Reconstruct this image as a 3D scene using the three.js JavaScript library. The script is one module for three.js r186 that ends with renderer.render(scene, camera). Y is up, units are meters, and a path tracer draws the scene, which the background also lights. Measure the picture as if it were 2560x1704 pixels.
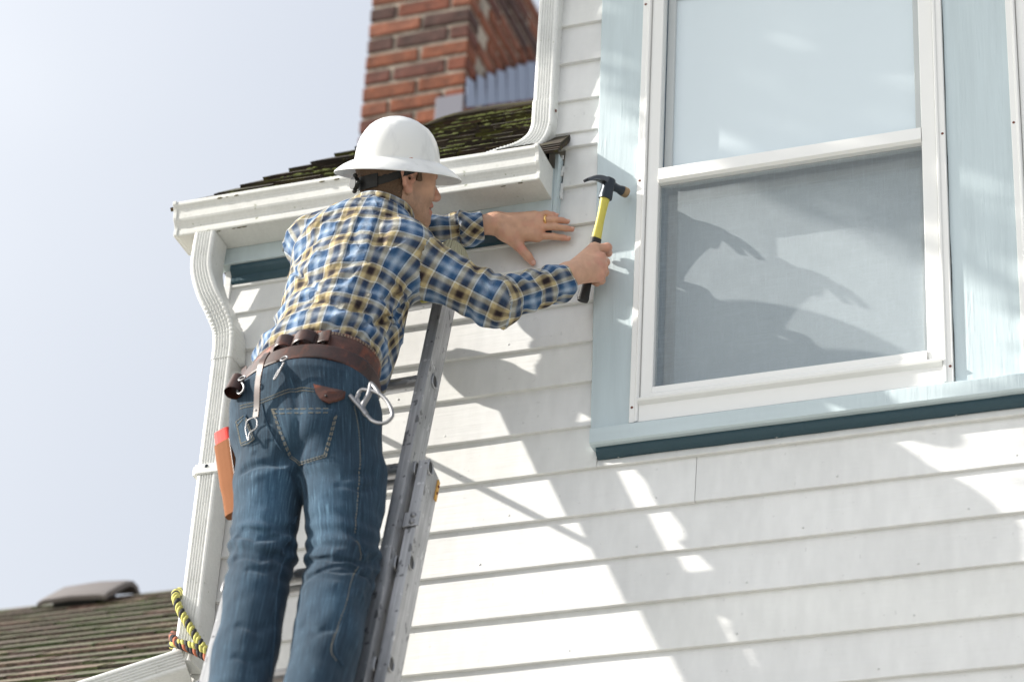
import * as THREE from 'three';
import { mergeGeometries, mergeVertices } from 'three/addons/utils/BufferGeometryUtils.js';
import { RoundedBoxGeometry } from 'three/addons/geometries/RoundedBoxGeometry.js';

// ---------------------------------------------------------------- camera, sky, sun, exposure
const scene = new THREE.Scene();
const PITCH = 0.548541, YAW = 0.369369, ROLL = 0.0609454, FPX = 7070;
const camera = new THREE.PerspectiveCamera(2 * Math.atan(852 / FPX) * 180 / Math.PI, 2560 / 1704, 0.1, 400);
camera.position.set(1.93759, 1.6, 5.67959);
camera.rotation.set(PITCH, YAW, ROLL, 'YXZ');
camera.focus = 7.0;
camera.userData.fStop = 2.3;
camera.updateMatrixWorld(true);
const camInv = camera.matrixWorld.clone().invert();

const SUN = new THREE.Vector3(-3.0, 1.62, 1).normalize();
const sunLight = new THREE.DirectionalLight(new THREE.Color(1.0, 0.945, 0.86), 4.4);
sunLight.position.copy(SUN).multiplyScalar(30).add(new THREE.Vector3(-0.4, 5, 0));
sunLight.target.position.set(-0.4, 5, 0);
sunLight.castShadow = true;
sunLight.shadow.mapSize.set(4096, 4096);
Object.assign(sunLight.shadow.camera, { left: -6, right: 6, top: 6, bottom: -6, near: 1, far: 80 });
scene.add(sunLight, sunLight.target);

const renderer = new THREE.WebGLRenderer({ antialias: true });
renderer.toneMapping = THREE.LinearToneMapping;
renderer.toneMappingExposure = 1.86;
renderer.shadowMap.enabled = true;

// ---------------------------------------------------------------- numbers
function rng(seed) { let s = seed >>> 0; return () => { s = (s + 0x6D2B79F5) >>> 0; let t = Math.imul(s ^ (s >>> 15), 1 | s); t = (t + Math.imul(t ^ (t >>> 7), 61 | t)) ^ t; return ((t ^ (t >>> 14)) >>> 0) / 4294967296; }; }
function hash3(i, j, k) { let h = Math.imul(i, 374761393) + Math.imul(j, 668265263) + Math.imul(k, 2147483647 ^ 0x5bd1e995); h = Math.imul(h ^ (h >>> 13), 1274126177); return ((h ^ (h >>> 16)) >>> 0) / 4294967296; }
const fade = t => t * t * (3 - 2 * t);
function n3(x, y, z) {
  const i = Math.floor(x), j = Math.floor(y), k = Math.floor(z), u = fade(x - i), v = fade(y - j), w = fade(z - k);
  const L = (a, b, t) => a + (b - a) * t;
  return L(L(L(hash3(i, j, k), hash3(i + 1, j, k), u), L(hash3(i, j + 1, k), hash3(i + 1, j + 1, k), u), v),
    L(L(hash3(i, j, k + 1), hash3(i + 1, j, k + 1), u), L(hash3(i, j + 1, k + 1), hash3(i + 1, j + 1, k + 1), u), v), w);
}
function fbm(x, y, z, o = 4) { let s = 0, a = 0.5, t = 0; for (let i = 0; i < o; i++) { s += a * n3(x, y, z); t += a; a *= 0.5; x = x * 2.03 + 11.3; y = y * 2.03 + 5.7; z = z * 2.03 + 3.1; } return s / t; }
const clamp = (x, a = 0, b = 1) => x < a ? a : x > b ? b : x;
const sstep = (a, b, x) => { const t = clamp((x - a) / (b - a)); return t * t * (3 - 2 * t); };
const lerp = (a, b, t) => a + (b - a) * t;
const V = (x, y, z) => new THREE.Vector3(x, y, z);
const A = v => [v.x, v.y, v.z];
const RMAT = new THREE.Matrix4().makeRotationFromEuler(new THREE.Euler(PITCH, YAW, ROLL, 'YXZ'));
const eye = camera.position;
const rayOf = (x, y) => V((x - 1280) / FPX, -(y - 852) / FPX, -1).applyMatrix4(RMAT);
// a spot in the photograph (2560 wide) turned into the point of the upright plane z metres in front of the wall
function px(x, y, z = 0) { const d = rayOf(x, y); return d.multiplyScalar((z - eye.z) / d.z).add(eye); }

// ---------------------------------------------------------------- sky
{
  const W = 1024, H = 512, data = new Float32Array(W * H * 4);
  for (let j = 0; j < H; j++) for (let i = 0; i < W; i++) {
    const th = (i + 0.5) / W * 2 * Math.PI - Math.PI, el = ((j + 0.5) / H - 0.5) * Math.PI;
    const d = [Math.cos(el) * Math.cos(th), Math.sin(el), Math.cos(el) * Math.sin(th)];
    const c = d[0] * SUN.x + d[1] * SUN.y + d[2] * SUN.z, h = Math.max(d[1], 0);
    const g = Math.pow(1 - h, 1.5);
    let r = lerp(0.240, 0.320, g), gg = lerp(0.272, 0.347, g), b = lerp(0.335, 0.392, g);
    const a = 0.5 + 0.5 * c, glow = 1.45 * Math.pow(a, 6.5) + 0.8 * Math.pow(a, 40);
    r += glow * 1.0; gg += glow * 0.97; b += glow * 0.9;
    const n = fbm(d[0] * 2.2 + 4, d[1] * 4.4, d[2] * 2.2 + 1, 5), cl = sstep(0.38, 0.72, n) * (0.5 + 0.5 * sstep(-0.05, 0.3, d[1]));
    r = lerp(r, 0.375 + glow, cl * 0.5); gg = lerp(gg, 0.395 + glow, cl * 0.5); b = lerp(b, 0.43 + glow * 0.95, cl * 0.5);
    if (d[1] < 0) { const t = sstep(0, -0.08, d[1]); r = lerp(r, 0.30, t); gg = lerp(gg, 0.31, t); b = lerp(b, 0.30, t); }
    const o = (j * W + i) * 4; data[o] = r; data[o + 1] = gg; data[o + 2] = b; data[o + 3] = 1;
  }
  const t = new THREE.DataTexture(data, W, H, THREE.RGBAFormat, THREE.FloatType);
  t.mapping = THREE.EquirectangularReflectionMapping; t.magFilter = THREE.LinearFilter; t.minFilter = THREE.LinearFilter; t.wrapS = THREE.RepeatWrapping; t.needsUpdate = true;
  scene.background = t; scene.environment = t; scene.backgroundIntensity = 1; scene.environmentIntensity = 1;
}

// ---------------------------------------------------------------- names and tags
const used = new Map();
function numbered(name) { const n = used.get(name) || 0; used.set(name, n + 1); return n ? `${name}_${String(n).padStart(3, '0')}` : name; }
function shade(o) { o.castShadow = true; o.receiveShadow = true; return o; }
function thing(name, label, category, pos = [0, 0, 0], group) {
  const o = new THREE.Group(); o.name = numbered(name); o.position.set(...pos); o.userData = { label, category };
  if (group) o.userData.group = group; scene.add(o); return o;
}
// a part: geometries are given in world metres and moved into the frame of the thing that owns them
function worldOf(o) { const p = V(0, 0, 0); for (let q = o; q; q = q.parent) p.add(q.position); return p; }
function part(parent, name, geos, mat, label) {
  let g = Array.isArray(geos) ? (geos.length > 1 ? join(geos) : geos[0]) : geos;
  const w = worldOf(parent); g.translate(-w.x, -w.y, -w.z);
  const m = shade(new THREE.Mesh(g, mat)); m.name = name; if (label) m.userData.label = label; parent.add(m); return m;
}
function join(geos) {
  const keys = ['position', 'normal', 'uv'], all = geos.map(g => {
    g = g.index ? g.toNonIndexed() : g; if (!g.attributes.normal) g.computeVertexNormals();
    if (!g.attributes.uv) g.setAttribute('uv', new THREE.BufferAttribute(new Float32Array(g.attributes.position.count * 2), 2));
    for (const k of Object.keys(g.attributes)) if (!keys.includes(k) && !(k === 'color' && geos.every(q => q.attributes.color))) g.deleteAttribute(k); return g;
  });
  return mergeGeometries(all, false);
}

// ---------------------------------------------------------------- plain shapes
// box between two corners, chamfered, uv in metres by the dominant axis
function boxUV(g) {
  const p = g.attributes.position, n = g.attributes.normal, uv = new Float32Array(p.count * 2);
  for (let i = 0; i < p.count; i++) {
    const ax = Math.abs(n.getX(i)), ay = Math.abs(n.getY(i)), az = Math.abs(n.getZ(i));
    if (az >= ax && az >= ay) { uv[2 * i] = p.getX(i); uv[2 * i + 1] = p.getY(i); }
    else if (ax >= ay) { uv[2 * i] = p.getZ(i); uv[2 * i + 1] = p.getY(i); }
    else { uv[2 * i] = p.getX(i); uv[2 * i + 1] = p.getZ(i); }
  }
  g.setAttribute('uv', new THREE.BufferAttribute(uv, 2)); return g;
}
function box(x0, y0, z0, x1, y1, z1, r = 0.002) {
  const w = x1 - x0, h = y1 - y0, d = z1 - z0, q = Math.min(r, w / 2.1, h / 2.1, d / 2.1);
  const g = r > 0 ? new RoundedBoxGeometry(w, h, d, 2, q) : new THREE.BoxGeometry(w, h, d);
  g.translate((x0 + x1) / 2, (y0 + y1) / 2, (z0 + z1) / 2); return boxUV(g);
}
// sweep a closed 2-D outline [[a,b],...] along points with a given frame; sharp profile corners kept by splitting
function sweep(outline, path, frames, closed = true, caps = true, smooth = false) {
  const P = [], U = [], I = [], m = outline.length, n = path.length; let len = [0];
  for (let j = 1; j < n; j++) len.push(len[j - 1] + path[j].distanceTo(path[j - 1]));
  const at = (i, j) => { const f = frames[j], o = typeof outline[0] === 'function' ? outline[i](j) : outline[i]; const s = f.s || 1; return path[j].clone().addScaledVector(f.a, o[0] * s).addScaledVector(f.b, o[1] * s); };
  let per = 0; const edges = closed ? m : m - 1;
  for (let i = 0; i < edges; i++) {
    const k = (i + 1) % m, o0 = outline[i], o1 = outline[k], el = Math.hypot(o1[0] - o0[0], o1[1] - o0[1]), base = P.length / 3;
    for (let j = 0; j < n; j++) { P.push(...A(at(i, j)), ...A(at(k, j))); U.push(per, len[j], per + el, len[j]); }
    for (let j = 0; j < n - 1; j++) { const a = base + 2 * j; I.push(a, a + 1, a + 2, a + 1, a + 3, a + 2); }
    per += el;
  }
  let g = new THREE.BufferGeometry(); g.setAttribute('position', new THREE.Float32BufferAttribute(P, 3)); g.setAttribute('uv', new THREE.Float32BufferAttribute(U, 2)); g.setIndex(I);
  if (smooth) { g.deleteAttribute('uv'); g = mergeVertices(g, 1e-5); g.setAttribute('uv', new THREE.BufferAttribute(new Float32Array(g.attributes.position.count * 2), 2)); }
  g.computeVertexNormals();
  if (caps && closed) {
    const out = [g];
    const tri = THREE.ShapeUtils.triangulateShape(outline.map(o => new THREE.Vector2(o[0], o[1])), []);
    for (const j of [0, n - 1]) {
      const c = new THREE.BufferGeometry(), pos = []; for (let i = 0; i < m; i++) pos.push(...A(at(i, j)));
      c.setAttribute('position', new THREE.Float32BufferAttribute(pos, 3)); c.setAttribute('uv', new THREE.Float32BufferAttribute(outline.flat(), 2));
      c.setIndex(tri.flatMap(t => j ? t : [t[0], t[2], t[1]])); c.computeVertexNormals(); out.push(c);
    }
    return join(out);
  }
  return g;
}
const frameOf = (a, b) => ({ a: a.clone().normalize(), b: b.clone().normalize() });
// round cord or bar through points
function tube(points, r, seg = 8, steps = 0, closed = false) {
  const c = points.length > 2 || closed ? new THREE.CatmullRomCurve3(points, closed, 'centripetal') : new THREE.LineCurve3(points[0], points[1]);
  const g = new THREE.TubeGeometry(c, steps || Math.max(2, points.length * 6), r, seg, closed);
  if (!closed) { const e = [g]; for (const p of [points[0], points[points.length - 1]]) { const s = new THREE.SphereGeometry(r, seg, 6); s.translate(p.x, p.y, p.z); e.push(s); } return join(e); }
  return g;
}
function cyl(a, b, ra, rb = ra, seg = 20, open = false) {
  const d = b.clone().sub(a), g = new THREE.CylinderGeometry(rb, ra, d.length(), seg, 1, open);
  g.applyQuaternion(new THREE.Quaternion().setFromUnitVectors(V(0, 1, 0), d.normalize())); const m = a.clone().add(b).multiplyScalar(0.5); g.translate(m.x, m.y, m.z); return g;
}
function ball(c, r, sx = 1, sy = 1, sz = 1, seg = 16) { const g = new THREE.SphereGeometry(r, seg, seg * 3 / 4 | 0); g.scale(sx, sy, sz); g.translate(c.x, c.y, c.z); return g; }
// flat outline in the plane (origin o, axes a and b) given thickness along n
function plate(outline, o, a, b, n, t, bevel = 0.001) {
  const s = new THREE.Shape(outline.map(p => new THREE.Vector2(p[0], p[1])));
  const g = new THREE.ExtrudeGeometry(s, { depth: t - 2 * bevel, bevelEnabled: bevel > 0, bevelThickness: bevel, bevelSize: bevel, bevelOffset: -bevel, bevelSegments: 1, curveSegments: 8 });
  g.translate(0, 0, bevel);
  g.applyMatrix4(new THREE.Matrix4().makeBasis(a, b, n).setPosition(o)); return g;
}

// ---------------------------------------------------------------- textures
function tex(w, h, f, o = {}) {   // f(u, v) in 0..1 -> [r, g, b] display values or a number
  const d = new Uint8Array(w * h * 4);
  for (let j = 0; j < h; j++) for (let i = 0; i < w; i++) {
    const c = f((i + 0.5) / w, (j + 0.5) / h), k = (j * w + i) * 4;
    if (typeof c === 'number') d[k] = d[k + 1] = d[k + 2] = clamp(c) * 255; else { d[k] = clamp(c[0]) * 255; d[k + 1] = clamp(c[1]) * 255; d[k + 2] = clamp(c[2]) * 255; }
    d[k + 3] = 255;
  }
  const t = new THREE.DataTexture(d, w, h); t.wrapS = t.wrapT = THREE.RepeatWrapping; t.magFilter = THREE.LinearFilter; t.minFilter = THREE.LinearMipmapLinearFilter; t.generateMipmaps = true;
  if (o.srgb) t.colorSpace = THREE.SRGBColorSpace; if (o.rep) t.repeat.set(...o.rep); t.needsUpdate = true; return t;
}
// tileable noise on the unit square
function tn(u, v, fu, fv, s, o = 3) {
  let r = 0, a = 0.5, t = 0;
  for (let q = 0; q < o; q++) {
    const x = u * fu, y = v * fv, i = Math.floor(x), j = Math.floor(y), p = fade(x - i), w = fade(y - j), m = (k, n) => ((k % n) + n) % n;
    const h = (k, l) => hash3(m(k, fu), m(l, fv), s + q * 17);
    r += a * lerp(lerp(h(i, j), h(i + 1, j), p), lerp(h(i, j + 1), h(i + 1, j + 1), p), w); t += a; a *= 0.5; fu *= 2; fv *= 2;
  }
  return r / t;
}
const S = (c, o = {}) => new THREE.MeshStandardMaterial({ color: new THREE.Color().setRGB(...c), roughness: 0.6, metalness: 0, side: THREE.DoubleSide, ...o });
const Ph = (c, o = {}) => new THREE.MeshPhysicalMaterial({ color: new THREE.Color().setRGB(...c), roughness: 0.6, side: THREE.DoubleSide, ...o });
// ---------------------------------------------------------------- materials
const grainH = tex(1024, 256, (u, v) => 0.5 + 0.9 * (tn(u, v, 6, 40, 3, 4) - 0.5) + 0.5 * (tn(u, v, 24, 24, 9, 3) - 0.5), { rep: [1.1, 4] });
const paintDirt = tex(512, 512, (u, v) => { const a = tn(u, v, 5, 3, 21, 5), b = tn(u, v, 40, 14, 31, 3), k = 0.955 + 0.06 * (a - 0.5) + 0.05 * (b - 0.5) - 0.05 * sstep(0.86, 0.92, tn(u, v, 60, 60, 33, 2)); return [k, k, k * 0.995]; }, { srgb: true, rep: [1.3, 1.3] });
const brush = tex(512, 1024, (u, v) => 0.5 + 0.75 * (tn(u, v, 48, 6, 5, 3) - 0.5) + 0.9 * sstep(0.60, 0.78, tn(u, v, 24, 5, 41, 3)) * (tn(u, v, 80, 20, 8, 2) - 0.2), { rep: [3.2, 1.6] });
const brushH = brush.clone(); brushH.rotation = Math.PI / 2; brushH.needsUpdate = true;
const blueVar = tex(256, 512, (u, v) => { const k = 0.97 + 0.06 * (tn(u, v, 20, 4, 51, 4) - 0.5); return [k, k, k]; }, { srgb: true, rep: [2.3, 1.1] });
const M = {};
M.clap = [0, 1, 2].map(i => S([[0.83, 0.835, 0.84], [0.80, 0.805, 0.81], [0.815, 0.82, 0.815]][i], { roughness: 0.52, map: paintDirt, bumpMap: grainH, bumpScale: 0.0007 }));
M.sheath = S([0.45, 0.42, 0.38], { roughness: 0.9 });
M.blue = S([0.555, 0.65, 0.685], { roughness: 0.45, map: blueVar, bumpMap: brush, bumpScale: 0.0007 });
M.blueH = S([0.555, 0.65, 0.685], { roughness: 0.45, map: blueVar, bumpMap: brushH, bumpScale: 0.0010 });
M.teal = S([0.022, 0.062, 0.085], { roughness: 0.42, bumpMap: brushH, bumpScale: 0.0015 });
M.white = S([0.80, 0.80, 0.79], { roughness: 0.38 });
M.vinyl = S([0.83, 0.83, 0.815], { roughness: 0.34 });
const gutDirt = tex(1024, 512, (u, v) => {
  const a = tn(u, v, 9, 5, 61, 5), sp = sstep(0.74, 0.86, tn(u, v, 44, 20, 63, 3)) * sstep(0.55, 0.7, a), fine = tn(u, v, 90, 60, 67, 2);
  const k = 0.97 - 0.07 * a - 0.04 * fine; return [k * (1 - 0.35 * sp), k * (1.0 - 0.33 * sp), k * (0.99 - 0.42 * sp)];
}, { srgb: true, rep: [1.7, 3.4] });
M.gutter = S([0.82, 0.825, 0.815], { roughness: 0.36, map: gutDirt });
M.pipe = S([0.85, 0.86, 0.86], { roughness: 0.33, map: gutDirt });
M.soil = S([0.10, 0.09, 0.05], { roughness: 0.9 });
M.glass = Ph([1, 1, 1], { transmission: 1, thickness: 0, roughness: 0.02, ior: 1.5 });
M.blind = S([0.66, 0.75, 0.80], { roughness: 0.55 });
M.sashIn = S([0.50, 0.53, 0.53], { roughness: 0.5 });
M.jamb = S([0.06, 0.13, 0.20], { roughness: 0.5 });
const weave = tex(512, 512, (u, v) => { const a = Math.abs(Math.sin(u * 90 * Math.PI)), b = Math.abs(Math.sin(v * 90 * Math.PI)), n = tn(u, v, 120, 8, 71, 2), m = tn(u, v, 8, 120, 72, 2), blot = tn(u, v, 6, 6, 73, 4); const k = 0.72 + 0.20 * Math.max(a * (0.5 + n), b * (0.5 + m)) + 0.05 * (blot - 0.5); return [k, k, k]; }, { srgb: true, rep: [4, 4] });
M.screen = S([0.40, 0.455, 0.49], { roughness: 0.75, map: weave, transparent: true, opacity: 0.52 });
M.rust = S([0.16, 0.05, 0.03], { roughness: 0.8 });
M.black = S([0.012, 0.012, 0.013], { roughness: 0.45 });
M.rubber = S([0.014, 0.014, 0.015], { roughness: 0.62 });
M.steel = S([0.26, 0.26, 0.27], { roughness: 0.42, metalness: 0.85 });
M.darkSteel = S([0.035, 0.045, 0.058], { roughness: 0.34, metalness: 0.55 });
const alu = tex(256, 1024, (u, v) => { const k = 0.78 + 0.24 * (tn(u, v, 60, 4, 81, 3) - 0.5) + 0.16 * (tn(u, v, 7, 9, 83, 4) - 0.5), s = sstep(0.74, 0.80, tn(u, v, 26, 40, 85, 2)); const w = sstep(0.76, 0.8, tn(u, v, 18, 22, 87, 3)); return [lerp(k * (1 - 0.3 * s), 0.95, w * 0.8), lerp(k * (1 - 0.3 * s), 0.95, w * 0.8), lerp(k * (1.01 - 0.3 * s), 0.95, w * 0.8)]; }, { srgb: true, rep: [4, 1.6] });
M.alu = S([0.72, 0.725, 0.73], { roughness: 0.42, metalness: 0.82, map: alu });
M.aluWeb = S([0.60, 0.585, 0.55], { roughness: 0.55, metalness: 0.5, map: alu });
M.yellowTag = S([0.62, 0.33, 0.06], { roughness: 0.5 });
const mossT = tex(512, 512, (u, v) => { const g = sstep(0.50, 0.68, tn(u, v, 9, 14, 91, 5)), k = 0.55 + 0.9 * (tn(u, v, 14, 60, 92, 4) - 0.5); return [lerp(0.30 * k + 0.05, 0.30, g * 0.8), lerp(0.25 * k + 0.045, 0.31, g * 0.8), lerp(0.20 * k + 0.04, 0.10, g * 0.8)]; }, { srgb: true, rep: [2, 5] });
M.shingle = [0, 1, 2, 3].map(i => S([[1, 1, 1], [0.75, 0.72, 0.7], [1.0, 0.86, 0.8], [0.62, 0.62, 0.6]][i], { roughness: 0.95, map: mossT, bumpMap: mossT, bumpScale: 0.004 }));
const roofT = tex(512, 512, (u, v) => { const g = sstep(0.42, 0.66, tn(u, v, 5, 16, 95, 4)), k = 0.7 + 0.6 * (tn(u, v, 70, 50, 96, 3) - 0.5); return [lerp(0.56 * k, 0.44 * k, g), lerp(0.49 * k, 0.51 * k, g), lerp(0.46 * k, 0.34 * k, g)]; }, { srgb: true, rep: [1.5, 4] });
M.asphalt = [0, 1, 2].map(i => S([[1, 1, 1], [0.8, 0.78, 0.76], [1.15, 1.02, 0.98]][i], { roughness: 0.95, map: roofT }));
M.ventCap = S([0.13, 0.115, 0.11], { roughness: 0.6 });
const brickT = tex(256, 256, (u, v) => { const k = 0.85 + 0.5 * (tn(u, v, 8, 8, 101, 5) - 0.5) + 0.25 * (tn(u, v, 60, 60, 103, 2) - 0.5); return [k, k * 0.98, k * 0.96]; }, { srgb: true, rep: [3.3, 3.3] });
M.brick = [[0.19, 0.058, 0.032], [0.12, 0.042, 0.03], [0.235, 0.085, 0.048], [0.075, 0.034, 0.028], [0.21, 0.068, 0.032]].map(c => S(c, { roughness: 0.92, map: brickT, bumpMap: brickT, bumpScale: 0.004 }));
M.mortar = S([0.40, 0.36, 0.31], { roughness: 0.95, map: brickT });
M.flash = S([0.24, 0.28, 0.37], { roughness: 0.45, metalness: 0.35 });
M.flashDark = S([0.15, 0.15, 0.18], { roughness: 0.6, metalness: 0.2 });
M.ropeY = S([0.52, 0.49, 0.14], { roughness: 0.85 });
M.ropeK = S([0.035, 0.035, 0.04], { roughness: 0.85 });
M.ropeO = S([0.45, 0.14, 0.07], { roughness: 0.85 });
M.mitt = S([0.42, 0.40, 0.27], { roughness: 0.95, bumpMap: tex(256, 64, u => 0.5 + 0.5 * Math.sin(u * 2 * Math.PI * 24), { rep: [6, 6] }), bumpScale: 0.003 });
M.ground = S([0.52, 0.51, 0.49], { roughness: 0.95, map: tex(256, 256, (u, v) => { const k = 0.8 + 0.5 * (tn(u, v, 20, 20, 111, 4) - 0.5); return [k, k, k * 0.97]; }, { srgb: true, rep: [0.4, 0.4] }) });
// worn painted ladder, cloth, leather
const leatherT = tex(512, 512, (u, v) => { const k = 0.75 + 0.6 * (tn(u, v, 7, 7, 121, 5) - 0.5) + 0.25 * (tn(u, v, 80, 80, 123, 2) - 0.5), w = sstep(0.5, 0.72, tn(u, v, 5, 9, 125, 4)); return [k * lerp(0.42, 0.62, w), k * lerp(0.26, 0.34, w), k * lerp(0.21, 0.22, w)]; }, { srgb: true, rep: [7, 7] });
M.leather = S([0.85, 0.72, 0.66], { roughness: 0.5, map: leatherT, bumpMap: leatherT, bumpScale: 0.0012 });
M.leatherDark = S([0.42, 0.36, 0.36], { roughness: 0.42, map: leatherT });
M.leatherTan = S([0.22, 0.078, 0.024], { roughness: 0.9, bumpMap: leatherT, bumpScale: 0.001 });
M.thread = S([0.42, 0.36, 0.27], { roughness: 0.9 });
M.threadDenim = S([0.24, 0.22, 0.17], { roughness: 0.9 });
M.red = S([0.60, 0.022, 0.012], { roughness: 0.7 });
M.gold = S([0.85, 0.55, 0.22], { roughness: 0.22, metalness: 1 });
M.hat = Ph([0.82, 0.825, 0.83], { roughness: 0.32, clearcoat: 0.35, clearcoatRoughness: 0.25, map: tex(512, 512, (u, v) => { const k = 0.985 - 0.05 * sstep(0.55, 0.8, tn(u, v, 8, 6, 131, 5)) - 0.05 * sstep(0.80, 0.9, tn(u, v, 14, 40, 133, 3)); return [k, k, k * 0.995]; }, { srgb: true }) });
M.yellow = S([0.62, 0.55, 0.10], { roughness: 0.5, map: tex(128, 512, (u, v) => { const w = sstep(0.68, 0.74, tn(u, v, 6, 8, 141, 4)) * sstep(0.3, 0.5, Math.abs(((u * 2) % 1) - 0.5)); return [lerp(1, 0.4, w), lerp(1, 0.25, w), lerp(1, 0.4, w)]; }, { srgb: true }) });
const plaidF = q => { // one period of the woven stripe -> colour
  q -= Math.floor(q); const L = (a, b, t) => [lerp(a[0], b[0], t), lerp(a[1], b[1], t), lerp(a[2], b[2], t)];
  const navy = [0.07, 0.16, 0.28], mid = [0.16, 0.32, 0.49], pale = [0.68, 0.75, 0.84], khaki = [0.80, 0.73, 0.55], dark = [0.13, 0.08, 0.11], white = [0.86, 0.87, 0.86];
  if (q < 0.50) { const t = Math.abs(q - 0.25) / 0.25; return t > 0.86 ? L(mid, navy, (t - 0.86) / 0.14) : L(pale, mid, sstep(0.06, 0.62, t)); }
  if (q < 0.537 || q > 0.963) return white;
  const t = Math.abs(q - 0.75) / 0.213; return L(dark, khaki, sstep(0.16, 0.62, t));
};
const plaidT = tex(512, 512, (u, v) => {
  const a = plaidF(u), b = plaidF(v), tw = 0.5 + 0.06 * Math.sin((u + v) * 2 * Math.PI * 64), n = 0.9 + 0.22 * (tn(u, v, 120, 120, 151, 2) - 0.5) + 0.12 * (tn(u, v, 9, 9, 153, 3) - 0.5);
  return [0, 1, 2].map(k => Math.sqrt(lerp(a[k] * a[k], b[k] * b[k], tw)) * n);
}, { srgb: true });
const wrinkleT = tex(512, 512, (u, v) => { const a = 1 - Math.abs(2 * tn(u, v, 7, 9, 171, 3) - 1), b = 1 - Math.abs(2 * tn(u, v, 16, 14, 173, 3) - 1); return 0.55 * a * a + 0.35 * b * b + 0.1 * tn(u, v, 120, 120, 175, 2); }, { rep: [0.17, 0.2] });
M.plaid = Ph([0.92, 0.92, 0.92], { roughness: 0.92, map: plaidT, bumpMap: wrinkleT, bumpScale: 0.009, sheen: 0.25, sheenRoughness: 0.6, sheenColor: new THREE.Color(0.6, 0.62, 0.66) });
const denimT = tex(1024, 1024, (u, v) => {
  const st = tn(u, v, 260, 14, 161, 2), st2 = tn(u, v, 90, 5, 163, 3), big = tn(u, v, 4, 3, 165, 4), fine = tn(u, v, 400, 300, 167, 1);
  const k = 0.30 + 0.42 * (st - 0.5) + 0.26 * (st2 - 0.5) + 0.26 * (big - 0.5) + 0.18 * (fine - 0.5) + 0.30 * sstep(0.72, 0.86, st);
  return [lerp(0.055, 0.62, clamp(k) * 0.62), lerp(0.145, 0.70, clamp(k) * 0.66), lerp(0.215, 0.76, clamp(k) * 0.68)];
}, { srgb: true, rep: [2, 2] });
M.denim = Ph([0.80, 0.88, 0.92], { roughness: 0.93, map: denimT, bumpMap: denimT, bumpScale: 0.0008, sheen: 0.2, sheenRoughness: 0.7, sheenColor: new THREE.Color(0.4, 0.45, 0.5) });
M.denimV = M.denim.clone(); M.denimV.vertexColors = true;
M.skin = Ph([1, 1, 1], { vertexColors: true, roughness: 0.5, sheen: 0.15, sheenRoughness: 0.5, sheenColor: new THREE.Color(0.6, 0.35, 0.25) });
M.hair = S([0.115, 0.07, 0.042], { roughness: 0.8 });
M.nail = S([0.62, 0.36, 0.29], { roughness: 0.3 });
M.eyeWhite = S([0.6, 0.56, 0.52], { roughness: 0.25 });
// ---------------------------------------------------------------- ground
{
  const g = new THREE.PlaneGeometry(300, 300); g.rotateX(-Math.PI / 2); const uv = g.attributes.uv; for (let i = 0; i < uv.count; i++) uv.setXY(i, uv.getX(i) * 300, uv.getY(i) * 300);
  const m = shade(new THREE.Mesh(g, M.ground)); m.name = 'ground'; m.userData = { kind: 'structure', label: 'pale gravel yard below the house' }; scene.add(m);
}

// ---------------------------------------------------------------- the house
const house = thing('house', 'white clapboard house with pale blue window trim, shingled hip roof and brick chimney', 'house');
const sub = (parent, name, label) => { const g = new THREE.Group(); g.name = name; if (label) g.userData.label = label; parent.add(g); return g; };
const CORNER = -1.085;
const WX0 = 0.067, WX1 = 0.864, WY0 = 5.018, RX = 1.0255, PITCHW = RX - WX0;   // window frame, next frame to the right
{
  // sheathing behind the boards, with openings for the two windows
  const w = [];
  w.push(box(CORNER + 0.004, 0, -3, 2.6, WY0 + 0.02, -0.003, 0), box(CORNER + 0.004, WY0 + 0.02, -3, WX0 + 0.02, 5.64, -0.003, 0), box(-0.19, 5.64, -3, WX0 + 0.02, 7.0, -0.003, 0));
  w.push(box(WX1 - 0.02, WY0 + 0.02, -3, WX0 + PITCHW + 0.02, 7.0, -0.003, 0), box(WX1 - 0.02 + PITCHW, WY0 + 0.02, -3, 2.6, 7.0, -0.003, 0));
  w.push(box(WX0 + 0.02, 6.75, -3, WX1 - 0.02, 7.0, -0.003, 0), box(WX0 + PITCHW + 0.02, 6.75, -3, WX1 + PITCHW - 0.02, 7.0, -0.003, 0));
  w.push(box(WX0 + 0.02, WY0 + 0.02, -3, WX1 - 0.02, 6.75, -0.16, 0), box(WX0 + PITCHW + 0.02, WY0 + 0.02, -3, WX1 + PITCHW - 0.02, 6.75, -0.16, 0));
  part(house, 'wall', w, M.sheath);
}
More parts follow.
